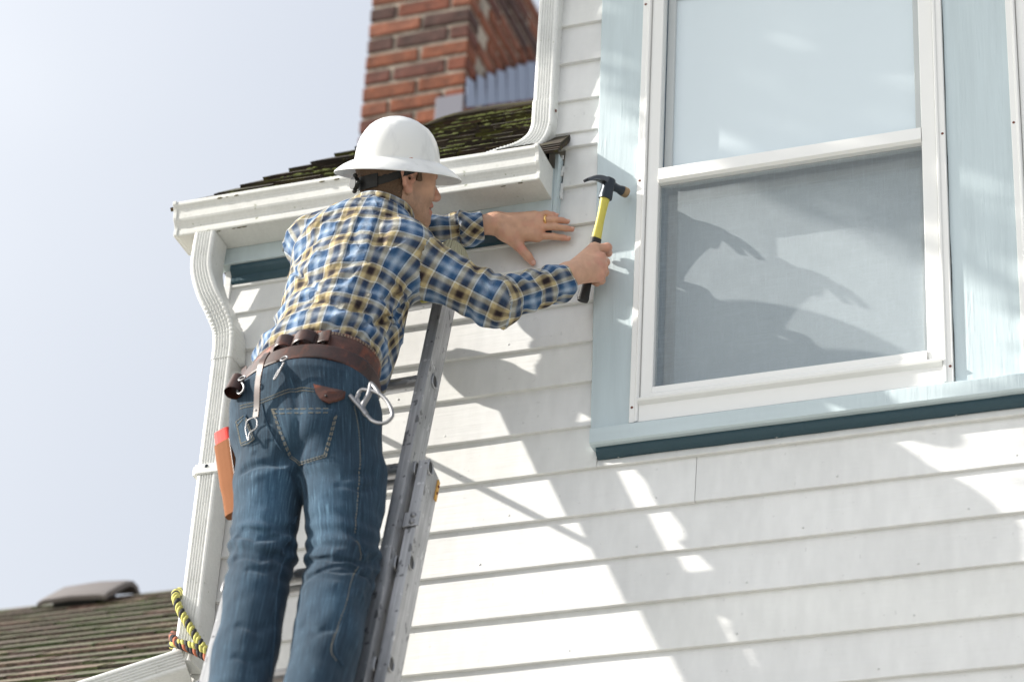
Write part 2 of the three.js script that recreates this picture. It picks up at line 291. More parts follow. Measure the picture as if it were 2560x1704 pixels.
// clapboards: butt heights read off the wall
const BUTTS = [6.90, 6.775, 6.65, 6.525, 6.40, 6.288, 6.162, 6.038, 5.931, 5.885, 5.761, 5.638, 5.519, 5.400, 5.281, 5.163, 5.037, 4.917, 4.791, 4.666, 4.540, 4.412, 4.289, 4.163, 4.037, 3.911, 3.785, 3.66];
{
  const R = rng(7);
  const board = (x0, x1, yb, yt, k) => {
    const n = Math.max(2, Math.round((x1 - x0) / 0.09)), path = [], frames = [], s = R() * 99;
    for (let i = 0; i <= n; i++) { const x = lerp(x0, x1, i / n); path.push(V(x, yb + 0.0032 * (fbm(x * 1.3, s, 1, 2) - 0.5) + 0.0016 * (n3(x * 14, s, 3) - 0.5), 0.0022 * (n3(x * 2, s, 5) - 0.5))); frames.push(frameOf(V(0, 0, 1), V(0, 1, 0))); }
    const h = yt - yb + 0.018;
    const g = sweep([[0.001, 0], [0.0152, 0], [0.0164, 0.0008], [0.0166, 0.0022], [0.0045, h], [0.001, h]], path, frames);
    const p = g.attributes.position, uv = g.attributes.uv; for (let i = 0; i < p.count; i++) uv.setXY(i, p.getX(i) + s, p.getY(i) + s * 0.37 + p.getZ(i));
    part(house, 'clapboard', g, M.clap[k % 3]);
  };
  for (let i = 1; i < BUTTS.length; i++) {
    const yb = BUTTS[i], yt = BUTTS[i - 1], k = Math.floor(R() * 3);
    if (yb > 5.70) { const xr = -0.040, xl = yb > 5.88 ? -0.185 : yb > 5.75 ? -0.141 : -0.155; board(xl, xr, yb, yt, k); board(RX + PITCHW, 2.6, yb, yt, k); }
    else if (yb > 5.0) { const t = yb > 5.60; board(t ? -0.158 : CORNER + 0.02, -0.032, yb, t ? yt : Math.min(yt, 5.62), k); if (t) board(CORNER + 0.02, -0.163, yb - 0.035, 5.66, k + 1); board(2.0, 2.6, yb, yt, k); }
    else if (yb > 4.9) { board(CORNER + 0.02, -0.017, yb, yt, k); board(-0.016, 2.6, yb, 4.940, k); }
    else { const xj = i % 3 === 0 ? 0.02 + R() * 1.6 : i === 23 ? -0.145 : 0; if (xj) { board(CORNER + 0.02, xj - 0.0006, yb, yt, k); board(xj + 0.0006, 2.6, yb, yt, k + 1); } else board(CORNER + 0.02, 2.6, yb, yt, k); }
  }
}
{ const R = rng(53), g = []; for (let i = 8; i < BUTTS.length; i++) for (let x = -1.0 + 0.3 * R(); x < 2.2; x += 0.36 + 0.12 * R()) { const y = BUTTS[i] + 0.022; if (y > 5.0 && x > -0.08) continue; if (y > 5.6 && x < -0.14) continue; g.push(ball(V(x, y, 0.0150), 0.0030, 1, 1, 0.35, 8)); } part(house, 'nail_head', g, M.clap[1]).userData.kind = 'stuff'; }
part(house, 'corner_board', [box(CORNER, 0, -0.02, CORNER + 0.0195, 5.655, 0.0185, 0.002)], M.clap[0]);
// frieze, crown of the wall under the gutter, and the dark bed moulding
part(house, 'fascia', [box(-1.125, 5.661, 0.004, -0.1565, 5.806, 0.0435, 0.002), box(-0.1560, 5.6612, 0.0035, -0.146, 5.850, 0.042, 0.001)], M.blueH, 'pale blue fascia board shaded by the gutter');
{
  const y0 = 5.611, f = frameOf(V(0, 0, 1), V(0, 1, 0));
  const g = sweep([[0.001, 0], [0.017, 0], [0.021, 0.006], [0.021, 0.022], [0.026, 0.026], [0.034, 0.034], [0.036, 0.040], [0.036, 0.0485], [0.001, 0.0485]], [V(-1.064, y0, 0.0005), V(-0.165, y0, 0.0005)], [f, f]);
  part(house, 'bed_moulding', g, M.teal, 'dark teal moulding under the pale fascia');
}
// splintered edge of the boards at the cut beside the gutter
{
  const R = rng(31), g = [];
  for (let i = 0; i < 16; i++) { if (R() < 0.55) continue; const y = 5.69 + i * 0.0105, x = -0.143 + 0.004 * (R() - 0.3) + (i < 3 ? -0.012 : 0); g.push(box(x - 0.004, y, 0.017, x + 0.002 + 0.002 * R(), y + 0.012 + 0.008 * R(), 0.019 + 0.004 * R(), 0.001)); }
  part(house, 'splinter', g, M.clap[1]);
}
// casings
{
  const casing = (x0b, x1, y0, y1, x0t, name = 'casing') => {
    const n = 26, path = [], fr = []; const R = rng(Math.floor(x1 * 1000) + 5);
    const g = []; const a = [], b = [];
    for (let i = 0; i <= n; i++) { const y = lerp(y0, y1, i / n), e = 0.0025 * (n3(y * 9, x1 * 7, 2) - 0.5) + 0.0015 * (R() - 0.5); path.push(V(0, y, 0)); a.push(lerp(x0b, x0t, i / n) + e); fr.push(0); }
    const P = [], I = [], U = []; // front, left edge, bevel
    for (let i = 0; i <= n; i++) { const y = path[i].y; for (const [x, z] of [[a[i] + 0.001, 0.001], [a[i], 0.021], [a[i] + 0.0022, 0.0240], [x1, 0.0242], [x1, 0.001]]) { P.push(x, y, z); U.push(x + z, y); } }
    for (let i = 0; i < n; i++) for (let k = 0; k < 4; k++) { const q = i * 5 + k; I.push(q, q + 1, q + 5, q + 1, q + 6, q + 5); }
    const G = new THREE.BufferGeometry(); G.setAttribute('position', new THREE.Float32BufferAttribute(P, 3)); G.setAttribute('uv', new THREE.Float32BufferAttribute(U, 2)); G.setIndex(I);
    const N = G.toNonIndexed(); N.computeVertexNormals(); part(house, name, [N, box(x0b + 0.004, y0, 0.0015, x1 - 0.001, y0 + 0.004, 0.0235, 0)], M.blue);
  };
  casing(-0.034, WX0 - 0.0005, 5.0062, 6.9, -0.062);
  casing(WX1 + 0.0005, RX - 0.0005, 5.0062, 6.9, WX1 + 0.0005);
  casing(WX1 + PITCHW + 0.0005, WX1 + PITCHW + 0.14, 5.0062, 6.9, WX1 + PITCHW + 0.0005);
  const f = frameOf(V(0, 0, 1), V(0, 1, 0)), x0 = -0.024, x1 = 2.02;
  const path = [], fr = []; for (let i = 0; i <= 40; i++) { path.push(V(lerp(x0, x1, i / 40), 4.962 + 0.0012 * (n3(i * 0.7, 1, 1) - 0.5), 0)); fr.push(f); }
  part(house, 'sill', sweep([[0.001, 0], [0.050, -0.002], [0.055, 0.002], [0.0555, 0.040], [0.052, 0.0437], [0.001, 0.0438]], path, fr), M.blueH, 'pale blue window sill');
  const p2 = path.map((p, i) => V(Math.max(p.x, -0.014), 4.937 + 0.0018 * (n3(i * 1.3, 4, 1) - 0.5), 0));
  part(house, 'apron_moulding', sweep([[0.001, 0], [0.020, 0.001], [0.029, 0.006], [0.034, 0.014], [0.035, 0.0245], [0.001, 0.0245]], p2, fr), M.teal, 'dark teal moulding under the window sill');
}
// windows: storm frame, meeting rail, glass above, insect screen below, sashes and blind inside
function buildWindow(dx, label) {
  const w = sub(house, 'window', label), X = v => v + dx, top = 6.74;
  const bx = (n, x0, y0, z0, x1, y1, z1, m, r = 0.003) => part(w, n, box(X(x0), y0, z0, X(x1), y1, z1, r), m);
  // outer flanges with an inner bead
  const L = WX0, Rr = WX1, gx0 = 0.1235, gx1 = 0.8025, gy0 = 5.113;
  for (const [a, b, s] of [[L, L + 0.024, 1], [Rr - 0.024, Rr, -1]]) {
    const f = frameOf(V(s, 0, 0), V(0, 0, 1)), x = s > 0 ? a : b;
    part(w, 'frame', sweep([[0.0005, 0.0245], [0.0005, 0.0330], [0.002, 0.0345], [0.014, 0.0345], [0.017, 0.0390], [0.021, 0.0395], [0.024, 0.0370], [0.0245, 0.004], [0.0215, 0.002]], [V(X(x), WY0, 0), V(X(x), top, 0)], [f, f]), M.vinyl);
  }
  const fb = frameOf(V(0, 1, 0), V(0, 0, 1));
  part(w, 'frame', sweep([[0, 0.0246], [0, 0.0336], [0.045, 0.0336], [0.052, 0.045], [0.058, 0.047], [0.062, 0.043], [0.0625, 0.002]], [V(X(L + 0.0247), WY0, 0), V(X(Rr - 0.0247), WY0, 0)], [fb, fb]), M.vinyl);
  // sash stiles and rails
  bx('stile', L + 0.025, WY0 + 0.063, -0.006, gx0, top, 0.0285, M.vinyl); bx('stile', gx1, WY0 + 0.063, -0.006, Rr - 0.025, top, 0.0285, M.vinyl);
  part(w, 'bottom_rail', sweep([[0.063, 0.0015], [0.063, 0.0405], [0.070, 0.0405], [0.078, 0.034], [0.0945, 0.0315], [0.0950, 0.0015]], [V(X(gx0 + 0.0004), WY0, 0), V(X(gx1 - 0.0004), WY0, 0)], [fb, fb]), M.vinyl);
  part(w, 'meeting_rail', sweep([[5.7195, 0.002], [5.7190, 0.0265], [5.7255, 0.0335], [5.7305, 0.0335], [5.7315, 0.0315], [5.762, 0.0295], [5.7655, 0.0255], [5.766, 0.002]], [V(X(gx0 + 0.0004), 0, 0), V(X(gx1 - 0.0004), 0, 0)], [fb, fb]), M.vinyl);
  // panes
  part(w, 'pane', new THREE.PlaneGeometry(gx1 - gx0, top - 5.7645).translate(X((gx0 + gx1) / 2), (top + 5.7645) / 2, 0.008), M.glass);
  const scr = new THREE.PlaneGeometry(gx1 - gx0, 5.7200 - gy0, 24, 24); { const p = scr.attributes.position, uv = scr.attributes.uv; for (let i = 0; i < p.count; i++) { const u = uv.getX(i), v = uv.getY(i); p.setZ(i, 0.004 * Math.sin(Math.PI * u) * Math.sin(Math.PI * v) * (n3(u * 3, v * 3, 2) - 0.4)); uv.setXY(i, u * 0.68, v * 0.6); } scr.translate(X((gx0 + gx1) / 2), (5.72 + gy0) / 2, 0.012); scr.computeVertexNormals(); }
  part(w, 'insect_screen', scr, M.screen, 'grey insect screen over the lower sash');
  // reveal
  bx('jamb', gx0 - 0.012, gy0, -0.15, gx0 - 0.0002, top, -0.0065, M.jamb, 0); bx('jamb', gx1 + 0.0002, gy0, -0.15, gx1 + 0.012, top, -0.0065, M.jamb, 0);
  bx('inner_sill', gx0, gy0 - 0.02, -0.15, gx1, gy0 - 0.0003, 0.001, M.sashIn, 0);
  // upper sash close behind the glass, lower sash set back
  const sash = (x0, y0, x1, y1, z, b) => part(w, 'sash', [box(X(x0), y0, z - 0.02, X(x0 + b), y1, z), box(X(x1 - b), y0, z - 0.02, X(x1), y1, z), box(X(x0 + b), y0, z - 0.0205, X(x1 - b), y0 + b, z - 0.0005), box(X(x0 + b), y1 - b, z - 0.0205, X(x1 - b), y1, z - 0.0005)], M.sashIn);
  sash(gx0 + 0.0005, 5.735, gx1 - 0.0005, 6.36, -0.010, 0.021);
  sash(gx0 + 0.0005, gy0, gx1 - 0.0005, 5.735 - 0.0005, -0.055, 0.024);
  part(w, 'blind', [box(X(gx0 + 0.010), 5.74, -0.026, X(gx1 - 0.010), 6.352, -0.0205, 0), box(X(gx0 + 0.0105), gy0 + 0.006, -0.074, X(gx1 - 0.0105), 5.734, -0.068, 0)], M.blind, 'pale blind drawn behind the sashes');
  bx('head_rail', gx0, 6.3605, -0.03, gx1, 6.42, -0.0105, M.sashIn);
  part(w, 'head_board', box(X(L), top, -0.01, X(Rr), 6.9, 0.034), M.blue);
  const R = rng(5 + Math.round(dx * 10)), sc = []; for (const y of [5.06, 5.73, 6.3]) for (const x of [L + 0.0075, Rr - 0.0075]) sc.push(ball(V(X(x), y, 0.0345), 0.0036, 1, 1, 0.5, 8)); for (const g of sc) part(w, 'screw', g, M.rust);
}
buildWindow(0, 'storm window with screened lower sash beside the hammer'); buildWindow(PITCHW, 'storm window cut off at the right edge of the picture');

// main eave above the frame (boxed, with its own gutter)
part(house, 'main_eave', [box(-0.25, 6.90, -2, 2.6, 6.94, 0.30, 0.002), box(-0.25, 6.9405, -2, 2.6, 7.06, 0.31, 0.002)], M.white);

// ---------------------------------------------------------------- hip roof of the low wing
{
  const roof = sub(house, 'roof', 'mossy weathered shingle roof above the gutter'), P = 46.5 * Math.PI / 180, up = V(0, Math.sin(P), -Math.cos(P)), nr = V(0, Math.cos(P), Math.sin(P)), X0 = -1.195, X1 = -0.2, Y0 = 5.790, Z0 = 0.112;
  const rise = 0.80 * Math.sin(P), run = 0.80 * Math.cos(P);
  const c = [[X0 + 0.01, Y0 - 0.012, Z0 - 0.01], [X1, Y0 - 0.012, Z0 - 0.01], [X1, Y0 - 0.012, Z0 - 2 * run], [X0 + 0.01, Y0 - 0.012, Z0 - 2 * run], [X0 + run, Y0 - 0.014 + rise, Z0 - run], [X1, Y0 - 0.014 + rise, Z0 - run]];
  const tri = [[0, 1, 5], [0, 5, 4], [1, 2, 5], [2, 3, 4], [2, 4, 5], [3, 0, 4], [0, 2, 1], [0, 3, 2]], pos = tri.flatMap(t => t.flatMap(i => c[i]));
  const g = new THREE.BufferGeometry(); g.setAttribute('position', new THREE.Float32BufferAttribute(pos, 3)); g.computeVertexNormals(); boxUV(g); part(roof, 'roof_deck', g, M.shingle[3]);
  const R = rng(17), ex = 0.066; let s = -0.012;
  for (let k = 0; s < 0.80; k++, s += ex) {
    let x = X0 + Math.max(0, s) * Math.cos(P) - 0.022 + 0.012 * R();
    while (x < X1) {
      const w = 0.07 + 0.11 * R(), x1 = Math.min(x + w, X1 + 0.004), t = 0.008 + 0.006 * R(), l = 0.15, d = 0.012 * (R() - 0.5);
      const o = V(x, Y0, Z0).addScaledVector(up, s + d).addScaledVector(nr, 0.006);
      const b = new THREE.BoxGeometry(x1 - x - 0.003, l, t); b.translate((x1 - x) / 2, l / 2, t / 2); boxUV(b);
      { const p = b.attributes.position; for (let i = 0; i < p.count; i++) { const v = p.getY(i) / l; p.setZ(i, p.getZ(i) * (1 - 0.7 * v) + 0.012 * (1 - v)); if (v < 0.1) { p.setY(i, p.getY(i) + 0.006 * (R() - 0.5)); p.setZ(i, p.getZ(i) + 0.003 * R()); } } const uv = b.attributes.uv, q = R() * 9; for (let i = 0; i < uv.count; i++) uv.setXY(i, uv.getX(i) + q, uv.getY(i) + q * 0.7); }
      b.computeVertexNormals(); b.applyMatrix4(new THREE.Matrix4().makeBasis(V(1, 0, 0), up, nr).setPosition(o)); part(roof, 'shingle', b, M.shingle[Math.floor(R() * 4)]); x = x1 + 0.003;
    }
  }
  // torn shingle ends standing out in front of the main wall
  for (let k = 0; k < 4; k++) { const b = new THREE.BoxGeometry(0.090 + 0.012 * R() - k * 0.004, 0.10, 0.008 + 0.002 * k); boxUV(b); b.applyMatrix4(new THREE.Matrix4().makeBasis(V(1, 0.05 * (R() - 0.5), 0).normalize(), up, nr).setPosition(V(-0.176 + 0.003 * k, 5.850 + k * 0.0110, 0.070 - 0.008 * k))); part(roof, 'shingle', b, M.shingle[(k + 1) % 4]); }
  // moss in the joints
  const moss = []; for (let i = 0; i < 2600; i++) { const q = R() * 0.78, x = lerp(X0 + q * 0.73 + 0.05, X1, R()); if (n3(x * 9, q * 12, 3) + 0.25 * R() < 0.62) continue; const f = (q / ex) % 1, o = V(x, Y0, Z0).addScaledVector(up, q + (f > 0.35 ? 0 : 0.01 * R())).addScaledVector(nr, 0.020 + 0.006 * (1 - f)); const b = new THREE.IcosahedronGeometry(0.0025 + 0.006 * R() * R(), 0); { const p = b.attributes.position; for (let q = 0; q < p.count; q++) { const m = 0.7 + 0.6 * n3(p.getX(q) * 200 + i, p.getY(q) * 200, p.getZ(q) * 200); p.setXYZ(q, p.getX(q) * m, p.getY(q) * m, p.getZ(q) * m); } } b.scale(1.2 + R(), 0.6, 0.8); b.translate(o.x, o.y, o.z); moss.push(b); }
  const mm = part(roof, 'moss', moss, S([0.085, 0.10, 0.022], { roughness: 1 })); mm.userData.kind = 'stuff';
  part(roof, 'ridge_cap', [tube([V(X0 + 0.40, Y0 + 0.395, Z0 - 0.395), V(X0 + run - 0.02, Y0 + rise + 0.012, Z0 - run + 0.01), V(X1, Y0 + rise + 0.012, Z0 - run)], 0.02, 8, 20)], M.shingle[1]);
}
// ---------------------------------------------------------------- chimney
{
  const ch = sub(house, 'chimney', 'red brick chimney with pale mortar behind the roof'), R = rng(41), zf = -1.95;
  const xr = px(1168, 120, zf).x, xl = px(917, 120, zf).x, yb = px(1030, 360, zf).y - 0.5, yt = px(1030, 0, zf).y + 0.45, dp = 0.95, ph = 0.0735, hb = 0.058;
  part(ch, 'mortar', box(xl + 0.008, yb, zf - dp + 0.008, xr - 0.008, yt, zf - 0.008, 0), M.mortar);
  const brick = (x0, y0, z0, x1, y1, z1) => { const g = box(x0, y0, z0, x1, y1, z1, 0.006), p = g.attributes.position, uv = g.attributes.uv, q = R() * 7, s = R() * 50; for (let i = 0; i < p.count; i++) { p.setXYZ(i, p.getX(i) + 0.005 * (n3(p.getX(i) * 22 + s, p.getY(i) * 30, 1) - 0.5), p.getY(i) + 0.005 * (n3(p.getX(i) * 22, p.getY(i) * 30 + s, 2) - 0.5), p.getZ(i) + 0.004 * (n3(p.getX(i) * 22, p.getY(i) * 30, s) - 0.5)); uv.setXY(i, uv.getX(i) + q, uv.getY(i) + q); } g.computeVertexNormals(); part(ch, 'brick', g, M.brick[Math.floor(R() * 5)]); };
  for (let r = 0, y = yb; y < yt; r++, y += ph) {
    const wd = xr - xl, cuts = r % 2 ? [0, 0.27, 0.80, 1] : [0, 0.53, 1], dz = 0.004 * R();
    if (y + hb < yt) {
      for (let i = 0; i < cuts.length - 1; i++) brick(xl + wd * cuts[i] + (i ? 0.006 : 0), y, zf - 0.10, xl + wd * cuts[i + 1] - (i < cuts.length - 2 ? 0.006 : 0), y + hb, zf + dz - 0.002);
      for (let z = zf - 0.112 - (r % 2 ? 0 : 0.09); z > zf - dp; z -= 0.213) brick(xr - 0.10, y, Math.max(z - 0.2, zf - dp), xr - 0.002 * R(), y + hb, z);
    }
  }
  part(ch, 'flashing', [box(px(1092, 250, zf).x, px(1100, 345, zf).y, zf + 0.004, xr + 0.004, px(1120, 243, zf).y, zf + 0.010, 0.002)], M.flashDark);
  const at = (x, y) => { const d = rayOf(x, y), X = xr + 0.012; return d.multiplyScalar((X - eye.x) / d.x).add(eye); };
  for (let i = 0; i < 8; i++) { const a = at(1165 + i * 24, 268 - i * 3), b = at(1190 + i * 24, 266 - i * 3), c = at(1186 + i * 24, 205 - i * 8), d = at(1168 + i * 23, 192 - i * 6); const s = [a, b, c, d].map(p => [-(p.z), p.y]); part(ch, 'step_flashing', plate(s, V(xr + 0.010 + 0.003 * i, 0, 0), V(0, 0, -1), V(0, 1, 0), V(1, 0, 0), 0.003, 0.0005), M.flash); }
}
// ---------------------------------------------------------------- gutter
{
  const t = thing('gutter', 'white metal gutter with dirt streaks along the eave of the low wing', 'gutter', [-0.67, 5.71, 0.1]);
  const outer = [[0.0440, 0.091], [0.0440, 0], [0.134, 0], [0.1375, 0.0012], [0.1385, 0.0035], [0.1385, 0.0145], [0.1365, 0.017], [0.1368, 0.022], [0.1395, 0.028], [0.1440, 0.0345], [0.1490, 0.040], [0.1515, 0.0455], [0.1520, 0.052], [0.1527, 0.062], [0.1550, 0.070], [0.1590, 0.0765], [0.1630, 0.0800], [0.1642, 0.0825], [0.1642, 0.0905], [0.1630, 0.092], [0.1510, 0.092], [0.1500, 0.0905]];
  const inner = [[0.1520, 0.0890], [0.1600, 0.0890], [0.1600, 0.0815], [0.1520, 0.071], [0.1500, 0.052], [0.1480, 0.042], [0.1375, 0.029], [0.1345, 0.020], [0.1350, 0.003], [0.0460, 0.003], [0.0460, 0.091]];
  const f = frameOf(V(0, 0, 1), V(0, 1, 0)), path = [], fr = []; for (let i = 0; i <= 30; i++) { const x = lerp(-1.186, -0.166, i / 30); path.push(V(x, 5.7095 + 0.0012 * Math.sin(x * 7), 0.0008 * Math.sin(x * 11))); fr.push(f); }
  part(t, 'trough', sweep(outer.concat(inner), path, fr), M.gutter);
  const cap = (x, s, name) => { const o = outer.slice(0, 20).map(p => [p[0] + (p[0] > 0.1 ? 0.0022 : 0), p[1] + (p[1] < 0.01 ? -0.0022 : 0.0012)]); part(t, 'end_cap', [plate(o, V(x, 5.7095, 0), V(0, 0, 1), V(0, 1, 0), V(-1, 0, 0), 0.010, 0.001)], M.gutter); };
  cap(-1.1795, -1); cap(-0.1585, 1);
  const R = rng(3), st = []; // grime caught in the crease under the lip and along the bottom edge
  for (let i = 0; i < 46; i++) { const x = lerp(-1.15, -0.2, R()), lo = R() > 0.4; if (n3(x * 6, 2, 2) < 0.42) continue; st.push(ball(V(x, lo ? 5.7085 : 5.7905, lo ? 0.130 + 0.004 * R() : 0.1640), 0.0022 + 0.002 * R(), 2.4, 0.7, 0.45, 6)); }
  const gr = part(t, 'grime', st, M.soil); gr.userData.kind = 'stuff';
}
// ---------------------------------------------------------------- downspouts
const pipeOutline = (w, d) => { // front is +b, with five flutes
  const o = [], hw = w / 2, hd = d / 2, r = 0.008; const arc = (cx, cy, a0) => { for (let i = 0; i <= 3; i++) { const a = a0 + i * Math.PI / 6; o.push([cx + r * Math.cos(a), cy + r * Math.sin(a)]); } };
  arc(hw - r, -hd + r, -Math.PI / 2); arc(hw - r, hd - r, 0);
  for (let i = 0; i < 5; i++) { const x = lerp(hw - 0.011, -hw + 0.011, (i + 0.5) / 5), q = (w - 0.022) / 5; o.push([x + q * 0.42, hd], [x + q * 0.20, hd - 0.0032], [x - q * 0.20, hd - 0.0032], [x - q * 0.42, hd]); }
  arc(-hw + r, hd - r, Math.PI / 2); arc(-hw + r, -hd + r, Math.PI); return o;
};
function pipe(owner, name, pts, w, d, crimp, mat = M.pipe) { // pts in the plane of the wall; front keeps facing out
  const c = new THREE.CatmullRomCurve3(pts, false, 'centripetal', 0.5), n = 90, path = c.getSpacedPoints(n), fr = [];
  for (let i = 0; i <= n; i++) {
    const T = c.getTangentAt(i / n), a = V(T.y, -T.x, 0).normalize(); if (T.y < 0) a.negate(); const b = a.clone().cross(T).normalize(); if (b.z < 0) b.negate();
    const q = crimp ? crimp(i / n) : 0; fr.push({ a, b, s: 1 + q * ((i % 3) - 1) * 0.028 });
  }
  return part(owner, name, sweep(pipeOutline(w, d), path, fr), mat);
}
{
  const t = thing('downspout', 'white fluted downspout with an offset elbow at the outer corner of the house', 'downspout', [-1.024, 4.5, 0.058]);
  pipe(t, 'elbow', [V(-1.098, 5.7075, 0.098), V(-1.100, 5.66, 0.098), V(-1.098, 5.60, 0.097), V(-1.080, 5.535, 0.088), V(-1.052, 5.475, 0.072), V(-1.032, 5.425, 0.060), V(-1.0255, 5.375, 0.0575), V(-1.025, 5.33, 0.0575)], 0.061, 0.085, u => sstep(0.5, 0.58, u) * (1 - sstep(0.80, 0.88, u)));
  pipe(t, 'pipe', [V(-1.025, 5.345, 0.0575), V(-1.025, 5.0, 0.0575), V(-1.025, 4.66, 0.0575), V(-1.025, 4.50, 0.0575)], 0.0575, 0.081);
  pipe(t, 'lower_elbow', [V(-1.025, 4.64, 0.0575), V(-1.0255, 4.60, 0.0575), V(-1.027, 4.53, 0.0575), V(-1.035, 4.475, 0.0575)], 0.0605, 0.084);
  const y = px(480, 1175, 0.1).y; part(t, 'strap', [box(-1.0585, y - 0.014, 0.010, -0.9915, y + 0.014, 0.1025, 0.003), box(-1.068, y - 0.013, 0.012, -1.0587, y + 0.013, 0.094, 0.003)], M.pipe); part(t, 'screw', [ball(V(-1.027, y + 0.006, 0.1025), 0.005, 1, 1, 0.6, 10)], M.darkSteel);
}
{
  const t = thing('downspout', 'white fluted downspout from above ending over the right end of the gutter', 'downspout', [-0.19, 6.0, 0.06]);
  pipe(t, 'pipe', [V(-0.196, 6.89, 0.0275), V(-0.196, 6.5, 0.0275), V(-0.196, 6.2, 0.0275), V(-0.196, 5.985, 0.0275)], 0.058, 0.044);
  pipe(t, 'elbow', [V(-0.196, 6.03, 0.0275), V(-0.196, 5.985, 0.0275), V(-0.1965, 5.95, 0.028), V(-0.2045, 5.912, 0.033), V(-0.2245, 5.880, 0.042), V(-0.252, 5.856, 0.054), V(-0.287, 5.838, 0.068), V(-0.32, 5.822, 0.078)], 0.0615, 0.048, u => sstep(0.24, 0.32, u));
  part(t, 'screw', [ball(V(-0.163, 5.995, 0.036), 0.0045, 0.5, 1, 1, 8)], M.rust);
}
{
  const t = thing('drain_pipe', 'white fluted drain pipe sloping away to the left from the foot of the corner downspout', 'pipe', [-1.06, 4.47, 0.07]);
  const a = V(-1.035, 4.478, 0.060), d = V(-0.90, -0.36, 0.25).normalize(), path = [a, a.clone().addScaledVector(d, 0.25), a.clone().addScaledVector(d, 0.62)], up = V(0, 1, 0).addScaledVector(d, -d.y).normalize(), fr = path.map(() => ({ a: up.clone().negate(), b: up.clone().cross(d).negate().normalize() }));
  for (const f of fr) if (f.b.z < 0) f.b.negate();
  part(t, 'pipe', sweep(pipeOutline(0.062, 0.085), path, fr), M.pipe);
}
// ---------------------------------------------------------------- roof beyond the corner
{
  const t = thing('neighbouring_roof', 'mossy asphalt shingle roof low at the left beyond the house corner', 'roof', [-2.3, 5.6, -2]);
  const P = 35.6 * Math.PI / 180, zr = -2.05, yr = px(215, 1506, zr).y, dn = V(0, -Math.sin(P), Math.cos(P)), nr = V(0, Math.cos(P), Math.sin(P)), R = rng(71);
  const deck = new THREE.BoxGeometry(3.4, 2.6, 0.05); deck.translate(0, -1.3, -0.035); boxUV(deck); deck.applyMatrix4(new THREE.Matrix4().makeBasis(V(1, 0, 0), dn.clone().negate(), nr).setPosition(V(-2.9, yr, zr))); part(t, 'roof_deck', deck, M.asphalt[1]);
  const back = new THREE.BoxGeometry(3.4, 2.6, 0.05); back.translate(0, -1.3, -0.035); back.applyMatrix4(new THREE.Matrix4().makeBasis(V(-1, 0, 0), V(0, Math.sin(P), Math.cos(P)), V(0, Math.cos(P), -Math.sin(P))).setPosition(V(-2.9, yr, zr))); boxUV(back); part(t, 'back_slope', back, M.asphalt[1]);
  for (let k = 0; k < 17; k++) {
    const s = 0.03 + k * 0.118; let x = -3.25 + (k % 2) * 0.14 - 0.03 * R();
    while (x < -1.22) {
      const w = 0.27 + 0.05 * R(), x1 = x + w, b = new THREE.BoxGeometry(w - 0.008, 0.17, 0.009); boxUV(b); { const p = b.attributes.position, uv = b.attributes.uv, q = R() * 9; for (let i = 0; i < p.count; i++) { if (p.getY(i) < 0) p.setZ(i, p.getZ(i) + 0.013 + 0.003 * R()); uv.setXY(i, uv.getX(i) + q, uv.getY(i) + q); } } b.computeVertexNormals();
      b.applyMatrix4(new THREE.Matrix4().makeBasis(V(1, 0, 0), dn.clone().negate(), nr).setPosition(V((x + x1) / 2, yr, zr).addScaledVector(dn, s + 0.035 + 0.01 * (R() - 0.5)).addScaledVector(nr, 0.004))); part(t, 'shingle', b, M.asphalt[Math.floor(R() * 3)]); x = x1;
    }
  }
  // low slant-back vent
  const vent = sub(t, 'roof_vent', 'dark metal vent hood on the roof slope'), v0 = px(120, 1520, zr + 0.1), v1 = px(348, 1490, zr + 0.1), bas = o => new THREE.Matrix4().makeBasis(V(1, 0, 0), dn.clone().negate(), nr).setPosition(o), w = (v1.x - v0.x) * 0.74, o = V(v0.x + 0.02, yr, zr).addScaledVector(dn, 0.20);
  const prof = [[-0.03, 0.045], [0.0, 0.052], [0.14, 0.062], [0.20, 0.056], [0.23, 0.034], [0.24, 0.004], [0.222, 0.004], [0.21, 0.030], [0.18, 0.045], [0.0, 0.034], [-0.03, 0.030]];
  const hood = sweep(prof, [V(0, 0, 0), V(w * 0.1, 0, 0.008), V(w * 0.5, 0, 0.012), V(w * 0.9, 0, 0.006), V(w, 0, 0)], [0, 1, 2, 3, 4].map(() => frameOf(V(0, 1, 0), V(0, 0, 1)))); hood.applyMatrix4(bas(o)); part(vent, 'hood', hood, M.ventCap);
  const th = new THREE.BoxGeometry(w * 0.6, 0.17, 0.04); th.translate(w * 0.42, 0.11, 0.018); th.applyMatrix4(bas(o)); boxUV(th); part(vent, 'throat', th, M.black);
}
// ---------------------------------------------------------------- shapes grown from distance fields
const dot3 = (a, b) => a[0] * b[0] + a[1] * b[1] + a[2] * b[2];
const sub3 = (a, b) => [a[0] - b[0], a[1] - b[1], a[2] - b[2]];
const add3 = (a, b, s = 1) => [a[0] + b[0] * s, a[1] + b[1] * s, a[2] + b[2] * s];
const nor3 = a => { const l = Math.hypot(...a); return [a[0] / l, a[1] / l, a[2] / l]; };
const crs3 = (a, b) => [a[1] * b[2] - a[2] * b[1], a[2] * b[0] - a[0] * b[2], a[0] * b[1] - a[1] * b[0]];
const mix3 = (a, b, t) => [lerp(a[0], b[0], t), lerp(a[1], b[1], t), lerp(a[2], b[2], t)];
const p3 = (x, y, z) => A(px(x, y, z));
